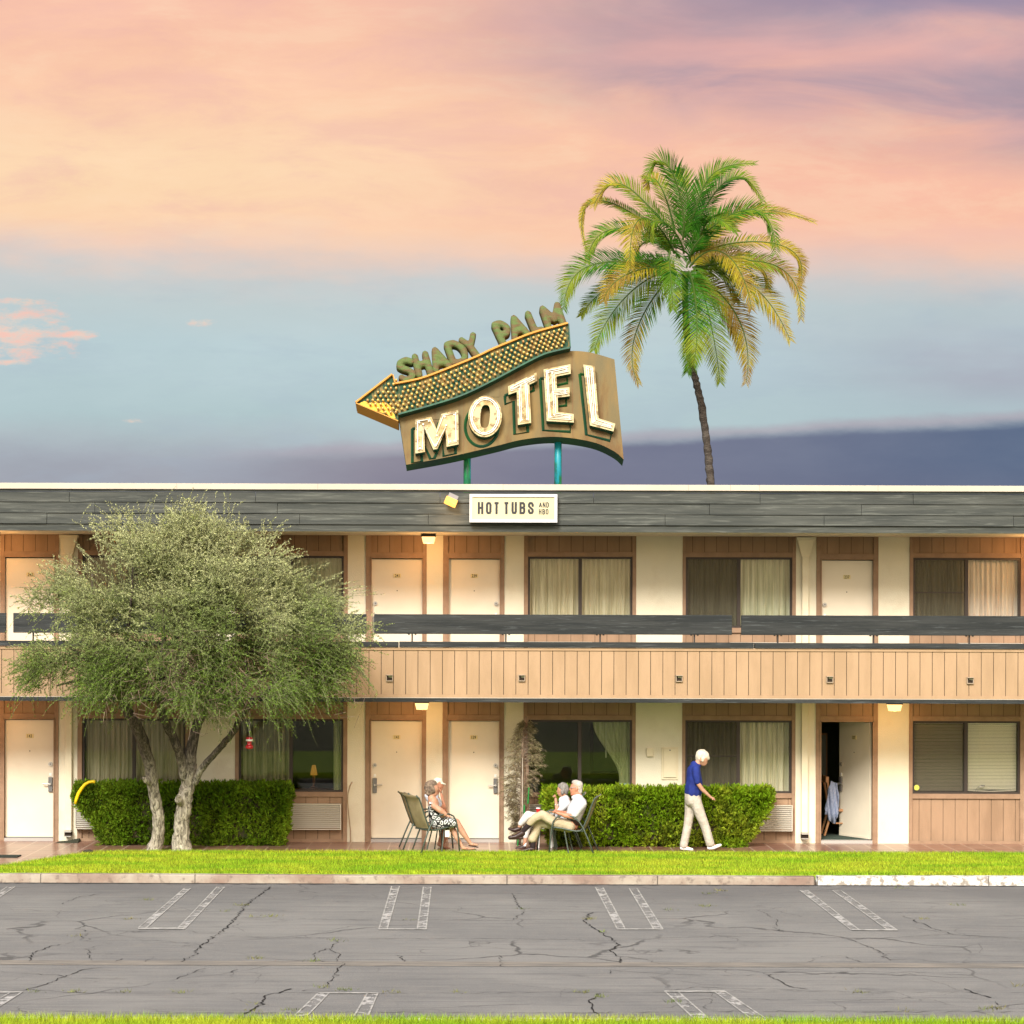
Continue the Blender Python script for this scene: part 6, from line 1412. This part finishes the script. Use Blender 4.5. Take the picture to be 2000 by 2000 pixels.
# ---- man in khaki (right pair, near)
m_ = Fig('person with glasses, white polo and khaki trousers sitting with crossed legs in the right chair', 37.95, 960, 1500, 8.78, (700, 1450))
bd = [[(1460, 320, 0, 98, .8), (1430, 350, 0, 90, .8)], [(1420, 360, 0, 80, .8), (1400, 435, 0, 46, .9)], [(1352, 345, 0, 15), (1338, 368, 0, 13)], [(1375, 315, 0, 22, 2), (1385, 300, 0, 24, 2)], [(1362, 410, 0, 16, 1.6), (1380, 425, 0, 24, 1.2)], [(1375, 455, 0, 22, 1.6), (1410, 440, 0, 30, 1.5)],
   [(1470, 400, 0, 66, .95), (1490, 500, 0, 66, 1)], [(1458, 350, -.078, 20, .4), (1455, 378, -.075, 16, .4)],
   [(1500, 560, 0, 100, 1.35), (1460, 720, 0, 130, 1.15)], [(1460, 720, 0, 130, 1.15), (1370, 960, 0, 130, 1.2)],
   [(1545, 610, -.19, 56), (1400, 810, -.22, 46)], [(1400, 815, -.22, 46), (1250, 795, -.22, 42), (1125, 755, -.20, 27)], [(1540, 600, .19, 54), (1420, 800, .22, 42), (1230, 780, .18, 34), (1140, 750, .1, 26)],
   [(1340, 975, -.08, 100), (1090, 940, -.1, 80), (860, 790, -.08, 62)], [(860, 790, -.08, 60), (680, 930, -.05, 48), (560, 1050, -.02, 32)], [(1340, 990, .08, 100), (1040, 980, .1, 80), (800, 950, .1, 62)], [(800, 950, .1, 60), (745, 1150, .1, 46), (705, 1350, .1, 34)]]
bd += m_.hand((1125, 755), (1075, 738), (1028, 742), -.19, 12); bd += m_.hand((1140, 750), (1095, 735), (1050, 755), .08, 12)
mo = m_.part('body', bd, mat('skin_ruddy', (.55, .25, .16), .55, (.44, .18, .11), 9, sss=.12), .010)
m_.part('hair', [[(1450, 262, 0, 60, 1.3), (1500, 290, 0, 74, 1.1)], [(1495, 320, 0, 72, 1.05), (1510, 410, 0, 50, 1.3)], [(1410, 245, 0, 38, 1.4), (1460, 240, 0, 40, 1.4)]], hair_wg, .010, sm=2)
m_.part('shirt', [[(1500, 520, 0, 74, 1.9), (1500, 620, 0, 140, 1.3)], [(1500, 620, 0, 142, 1.3), (1430, 760, 0, 150, 1.15)], [(1430, 760, 0, 150, 1.15), (1400, 870, 0, 138, 1.15)], [(1545, 600, -.18, 82), (1470, 690, -.21, 76), (1415, 775, -.22, 66)], [(1540, 600, .18, 80), (1420, 760, .22, 62)], [(1480, 480, 0, 62, 1.3), (1400, 505, 0, 34, 1.8)]], white_c, .010)
m_.part('trousers', [[(1330, 985, 0, 126, 1.25), (1360, 940, 0, 128, 1.2)], [(1330, 985, -.08, 112), (1100, 930, -.1, 96), (870, 800, -.08, 82)], [(870, 795, -.08, 80), (745, 850, -.07, 74), (655, 940, -.05, 62)], [(1320, 1000, .08, 112), (1040, 970, .1, 92), (810, 950, .1, 80)], [(810, 950, .1, 78), (770, 1090, .1, 72), (705, 1220, .1, 80)]], khaki, .010)
m_.part('belt', [[(1395, 885, 0, 135, 1.2), (1405, 905, 0, 132, 1.22)]], shoe_d, .010)
m_.part('sock', [[(650, 960, -.05, 52), (545, 1075, -.02, 44)]], sock_d, .009); m_.part('sock', [[(715, 1250, .1, 50), (710, 1360, .1, 46)]], sock_d, .009)
m_.part('shoe', [[(525, 1120, -.02, 56, .9), (440, 1165, -.02, 48, .95)], [(440, 1170, -.02, 44, 1), (310, 1190, -.02, 32, 1.3)], [(520, 1200, -.02, 26, 1.5), (310, 1205, -.02, 24, 1.5)]], shoe_d, .009)
m_.part('shoe', [[(715, 1400, .1, 46, .9), (630, 1408, .1, 40, 1)], [(630, 1412, .1, 34, 1.1), (510, 1425, .1, 24, 1.5)]], shoe_d, .009)
gl = MB(); gl.tube([m_.q(1350, 328, -.065), m_.q(1440, 325, -.085), m_.q(1455, 335, -.085)], .004, 6); gl.tube([m_.q(1352, 345, -.02), m_.q(1350, 330, -.04), m_.q(1372, 327, -.066), m_.q(1374, 350, -.064), m_.q(1352, 345, -.02)], .004, 6); gl.build('glasses', metal_l, m_.t)
gl = MB(); gl.tube([m_.q(1090, 722, -.19), m_.q(1085, 775, -.19)], .022, 8); 
# ---- woman in white beside him
v_ = Fig('person with short grey hair and white clothes holding a hand to the chin', 38.66, 960, 1500, 8.78, (580, 1400))
bd = [[(1235, 350, 0, 92, .8), (1210, 375, 0, 86, .8)], [(1200, 390, 0, 76, .8), (1180, 450, 0, 42, .9)], [(1132, 385, 0, 13), (1122, 405, 0, 12)], [(1148, 345, 0, 20, 2), (1160, 330, 0, 22, 2)], [(1140, 430, 0, 14, 1.6), (1155, 440, 0, 22, 1.2)], [(1235, 430, 0, 55), (1250, 520, 0, 55)],
   [(1270, 570, 0, 90, 1.3), (1240, 720, 0, 110, 1.1)], [(1240, 720, 0, 110, 1.15), (1180, 950, 0, 120, 1.2)],
   [(1290, 600, -.16, 46), (1150, 730, -.2, 40)], [(1120, 720, -.2, 38), (1105, 620, -.18, 30), (1095, 520, -.12, 24)], [(1290, 600, .16, 46), (1150, 760, .2, 38), (1050, 780, .15, 26)],
   [(1180, 960, -.08, 90), (860, 860, -.08, 74), (620, 790, -.08, 58)], [(620, 800, -.08, 56), (540, 930, -.06, 44), (470, 1010, -.04, 30)], [(1180, 970, .08, 90), (800, 930, .1, 72), (640, 930, .1, 58)], [(640, 940, .1, 56), (600, 1150, .1, 42), (565, 1320, .1, 30)]]
bd += v_.hand((1095, 520), (1080, 465), (1035, 478), -.12, 12); bd += v_.hand((1050, 780), (1005, 770), (965, 790), .15, 11)
v_.part('body', bd, skin, .010)
v_.part('hair', [[(1240, 330, 0, 84, 1.05), (1215, 325, 0, 78, 1.05)], [(1262, 370, 0, 72, 1.1), (1270, 430, 0, 42, 1.4)], [(1165, 300, 0, 30, 1.4), (1220, 275, 0, 36, 1.4)], [(1210, 400, -.07, 34, .6), (1215, 430, -.07, 26, .6)]], hair_g, .010, sm=2)
v_.part('shirt', [[(1270, 530, 0, 66, 1.8), (1260, 640, 0, 124, 1.2)], [(1260, 640, 0, 124, 1.2), (1190, 900, 0, 128, 1.2)], [(1290, 600, -.15, 66), (1190, 690, -.19, 56)], [(1120, 730, -.2, 44), (1180, 700, -.19, 50)], [(1290, 600, .15, 66), (1180, 720, .2, 56)], [(1255, 500, 0, 55, 1.2), (1180, 540, 0, 30, 1.6)]], white_c, .010)
v_.part('trousers', [[(1180, 960, 0, 120, 1.2), (1190, 930, 0, 118, 1.2)], [(1180, 960, -.08, 104), (860, 870, -.08, 88), (625, 800, -.08, 72)], [(625, 800, -.08, 72), (560, 880, -.07, 66), (500, 950, -.05, 52)], [(1180, 970, .08, 100), (810, 930, .1, 84), (645, 930, .1, 70)], [(645, 940, .1, 68), (610, 1080, .1, 58), (585, 1180, .1, 50)]], whitep, .010)
v_.part('shoe', [[(470, 1040, -.04, 44, .9), (400, 1060, -.04, 40, 1)], [(400, 1065, -.04, 36, 1.1), (305, 1040, -.04, 26, 1.4)]], shoe_d, .009)
v_.part('sock', [[(580, 1300, .1, 30), (570, 1345, .1, 30)]], sock_w, .009)
v_.part('shoe', [[(565, 1365, .1, 38, .9), (500, 1375, .1, 34, 1)], [(500, 1378, .1, 28, 1.1), (425, 1388, .1, 18, 1.5)]], shoe_d, .009)
gl = MB(); gl.tube([v_.q(1080, 612, -.18), v_.q(1132, 628, -.18)], .024, 8); gl.build('wristwatch', metal_l, v_.t)
cp_ = v_.q(805, 722, -.04); tb = thing('drink_cup', 'red cup with a white lid standing beside the crossed knees of the seated couple', 'cup', (cp_.x, cp_.y+.25, cp_.z-.06))
MB().lathe([(.026, 0), (.036, .07)], 14, (cp_.x, cp_.y+.25, cp_.z-.06)).build('cup', mat('cup_red', (.45, .015, .015), .4), tb); MB().lathe([(.038, .07), (.038, .08), (.03, .085)], 14, (cp_.x, cp_.y+.25, cp_.z-.06)).build('lid', white_m, tb)
st2 = thing('side_stool', 'small pale plastic side table half hidden behind the seated couple', 'table', (cp_.x+.1, cp_.y+.30, .14)); zt_ = cp_.z-.062
MB().lathe([(.20, zt_-.03), (.21, zt_-.01), (.20, zt_)], 24, (cp_.x+.1, cp_.y+.30, 0)).build('tabletop', white_m, st2)
for a in (0.6, 2.7, 4.2, 5.4): MB().tube([(cp_.x+.1+.15*math.cos(a), cp_.y+.30+.15*math.sin(a), zt_-.02), (cp_.x+.1+.19*math.cos(a), cp_.y+.30+.19*math.sin(a), .14)], .014, 6).build('leg', white_m, st2)
# ---- woman in the patterned dress
d_ = Fig('person with curly grey brown hair in a black and white patterned sleeveless dress', 38.10, 760, 1500, 9.66, (1400, 1540))
bd = [[(820, 360, 0, 104, .8), (840, 390, 0, 100, .8)], [(850, 410, 0, 80, .8), (870, 490, 0, 46, .9)], [(918, 405, 0, 14), (932, 425, 0, 14)], [(895, 360, 0, 22, 2), (885, 340, 0, 26, 2)], [(905, 460, 0, 16, 1.5), (890, 470, 0, 24, 1.2)], [(800, 470, 0, 62, .95), (790, 570, 0, 66, 1)],
   [(830, 640, 0, 104, 1.4), (860, 800, 0, 116, 1.2)], [(860, 800, 0, 116, 1.2), (900, 1020, 0, 126, 1.2)],
   [(850, 700, -.18, 64), (960, 780, -.21, 56), (1055, 850, -.2, 46)], [(1055, 855, -.2, 46), (1010, 900, -.1, 38), (960, 905, -.02, 28)], [(840, 700, .18, 60), (1000, 830, .2, 46), (1080, 900, .1, 36), (1120, 930, .05, 26)],
   [(920, 1040, -.09, 106), (1100, 1030, -.09, 90), (1265, 1010, -.05, 66)], [(1270, 1010, -.05, 64), (1400, 1230, -.04, 58), (1535, 1420, -.03, 32)], [(920, 1050, .09, 106), (1080, 1080, .09, 90), (1190, 1130, .05, 66)], [(1190, 1140, .05, 62), (1280, 1320, 0, 52), (1380, 1490, -.02, 32)],
   [(1535, 1430, -.03, 34, .9), (1660, 1450, -.03, 20, 1.6)], [(1385, 1505, -.02, 34, .9), (1500, 1525, -.02, 26, 1.3), (1610, 1520, -.02, 16, 1.8)]]
bd += d_.hand((960, 905), (920, 915), (885, 935), -.02, 13); bd += d_.hand((1120, 930), (1150, 945), (1180, 965), .05, 13)
d_.part('body', bd, skin, .010)
hc = [[(770, 340, 0, 110, .95), (790, 400, 0, 116, .95)], [(790, 420, 0, 100, 1), (760, 480, 0, 56, 1.3)], [(830, 300, 0, 78, 1.1), (800, 290, 0, 70, 1.1)]]
for i in range(34):
    a = random.uniform(.9, 4.6); rr_ = random.uniform(95, 122); hc.append([(790+rr_*math.cos(a), 385-rr_*math.sin(a)*1.15, random.uniform(-.07, .07), 22), (790+rr_*.8*math.cos(a+.2), 385-rr_*.8*math.sin(a+.2)*1.15, random.uniform(-.07, .07), 26)])
d_.part('hair', hc, hair_b, .009, sm=1)
d_.part('dress', [[(850, 760, 0, 128, 1.2), (880, 900, 0, 138, 1.15)], [(880, 900, 0, 138, 1.15), (910, 1030, 0, 142, 1.15)], [(910, 1035, -.08, 122), (1100, 1025, -.08, 110), (1190, 1030, -.06, 100)], [(920, 1050, .08, 120), (1100, 1075, .08, 104), (1140, 1090, .06, 92)], [(780, 640, -.12, 24, 1.3), (820, 720, -.12, 60, 1)], [(780, 640, .12, 24, 1.3), (820, 720, .12, 60, 1)]], zeb, .010)
for (a_, c2_, dd) in (((1500, 1462), (1680, 1492), -.03), ((1370, 1548), (1640, 1540), -.02)):
    d_.part('sandal', [[(*a_, dd, 12, 3.4), (*c2_, dd, 10, 4)], [(a_[0]+85, a_[1]-38, dd, 8, 5), (c2_[0]-40, c2_[1]-14, dd, 8, 1)]], shoe_d, .008, sm=1)
# ---- man with the cap behind her
e_ = Fig('person in a pale cap and pale grey shirt with a hand raised to the face', 38.78, 760, 1500, 9.66, (1050, 1520))
bd = [[(930, 290, 0, 92, .8), (945, 320, 0, 86, .8)], [(950, 340, 0, 72, .8), (965, 410, 0, 42, .9)], [(1012, 340, 0, 14), (1022, 358, 0, 12)], [(900, 400, 0, 58, .95), (880, 500, 0, 60, 1)],
   [(860, 600, 0, 104, 1.4), (870, 780, 0, 118, 1.2)], [(870, 780, 0, 118, 1.2), (890, 1010, 0, 124, 1.2)],
   [(900, 620, -.19, 52), (1010, 720, -.21, 44), (1060, 790, -.16, 38)], [(1060, 790, -.16, 38), (1030, 660, -.12, 32), (985, 490, -.09, 24)], [(880, 620, .18, 50), (1010, 780, .2, 42), (1100, 900, .12, 30)],
   [(900, 1040, -.09, 100), (1060, 1040, -.1, 84), (1150, 1060, -.1, 64)], [(1150, 1070, -.1, 62), (1070, 1270, -.1, 52), (1000, 1450, -.1, 32)], [(900, 1040, .09, 100), (1020, 1050, .1, 84), (1100, 1070, .1, 62)], [(1090, 1080, .1, 60), (1000, 1270, .1, 48), (935, 1440, .1, 30)],
   [(1005, 1460, -.1, 36, .9), (1090, 1500, -.1, 24, 1.4), (1150, 1510, -.1, 16, 1.8)], [(935, 1450, .1, 36, .9), (1010, 1495, .1, 24, 1.4)]]
bd += e_.hand((985, 490), (970, 420), (955, 350), -.085, 13); bd += e_.hand((1100, 900), (1130, 925), (1165, 950), .12, 12)
e_.part('body', bd, skin_t, .010)
e_.part('shirt', [[(860, 560, 0, 76, 1.9), (860, 680, 0, 140, 1.25)], [(860, 680, 0, 140, 1.25), (880, 980, 0, 138, 1.2)], [(890, 610, -.18, 72), (950, 680, -.21, 62)], [(880, 610, .18, 72), (950, 700, .2, 60)], [(850, 490, 0, 60, 1.4), (900, 520, 0, 40, 1.5)], [(690, 520, 0, 30, 1.5), (760, 600, 0, 60, 1.3)]], greyshirt, .010)
e_.part('shorts', [[(890, 1030, 0, 132, 1.15), (900, 1000, 0, 130, 1.15)], [(900, 1040, -.09, 112), (1080, 1040, -.1, 92)], [(900, 1040, .09, 112), (1060, 1050, .1, 88)]], khaki, .010)
capc = mat('pale_cap', (.58, .58, .48), .85)
e_.part('cap', [[(900, 250, 0, 74, .98), (950, 245, 0, 62, 1.0)], [(905, 262, 0, 78, .95), (960, 272, 0, 58, 1.05)], [(960, 280, 0, 26, 2.6), (1065, 308, 0, 10, 4.5)]], capc, .009, sm=2)
e_.part('sandal', [[(985, 1510, -.1, 12, 3), (1170, 1520, -.1, 10, 3.6)]], mat('sandal_brown', (.14, .08, .04), .7), .008, sm=1)
# odds and ends on the walkway
p0 = G(-40, 1672, .136); mb = MB(); mb.box((p0.x, p0.y-.25, .136), (G(38, 1673, .136).x, p0.y+.1, .15)); tag(mb.build('door_mat', mat('mat_black', (.02, .03, .025), .95)), 'dark mat on the tiles at the left edge of the picture', 'mat')
p0 = G(172, 1667, .14); mb = MB(); mb.sphere((p0.x, p0.y, .17), (.09, .05, .035), 10, 6); tag(mb.build('stone', mat('stone_dark', (.05, .045, .03), .9, (.02, .02, .015), 20), smooth=True), 'small dark lump at the curved edge of the lawn', 'stone')
p0 = G(136, 1645, .14); mb = MB(); mb.add([(p0.x-.22, p0.y-.12, .137), (p0.x+.16, p0.y-.12, .137), (p0.x+.13, p0.y+.25, .19), (p0.x-.02, p0.y+.25, .15), (p0.x+.16, p0.y+.26, .137), (p0.x-.22, p0.y+.26, .137)], [(0, 1, 2, 3), (1, 4, 2), (0, 3, 5), (3, 2, 4, 5)])
tag(mb.build('splash_block', mat('splash_dark', (.04, .045, .03), .9)), 'dark wedge on the tiles under the downspout beside door 143', 'drain block')
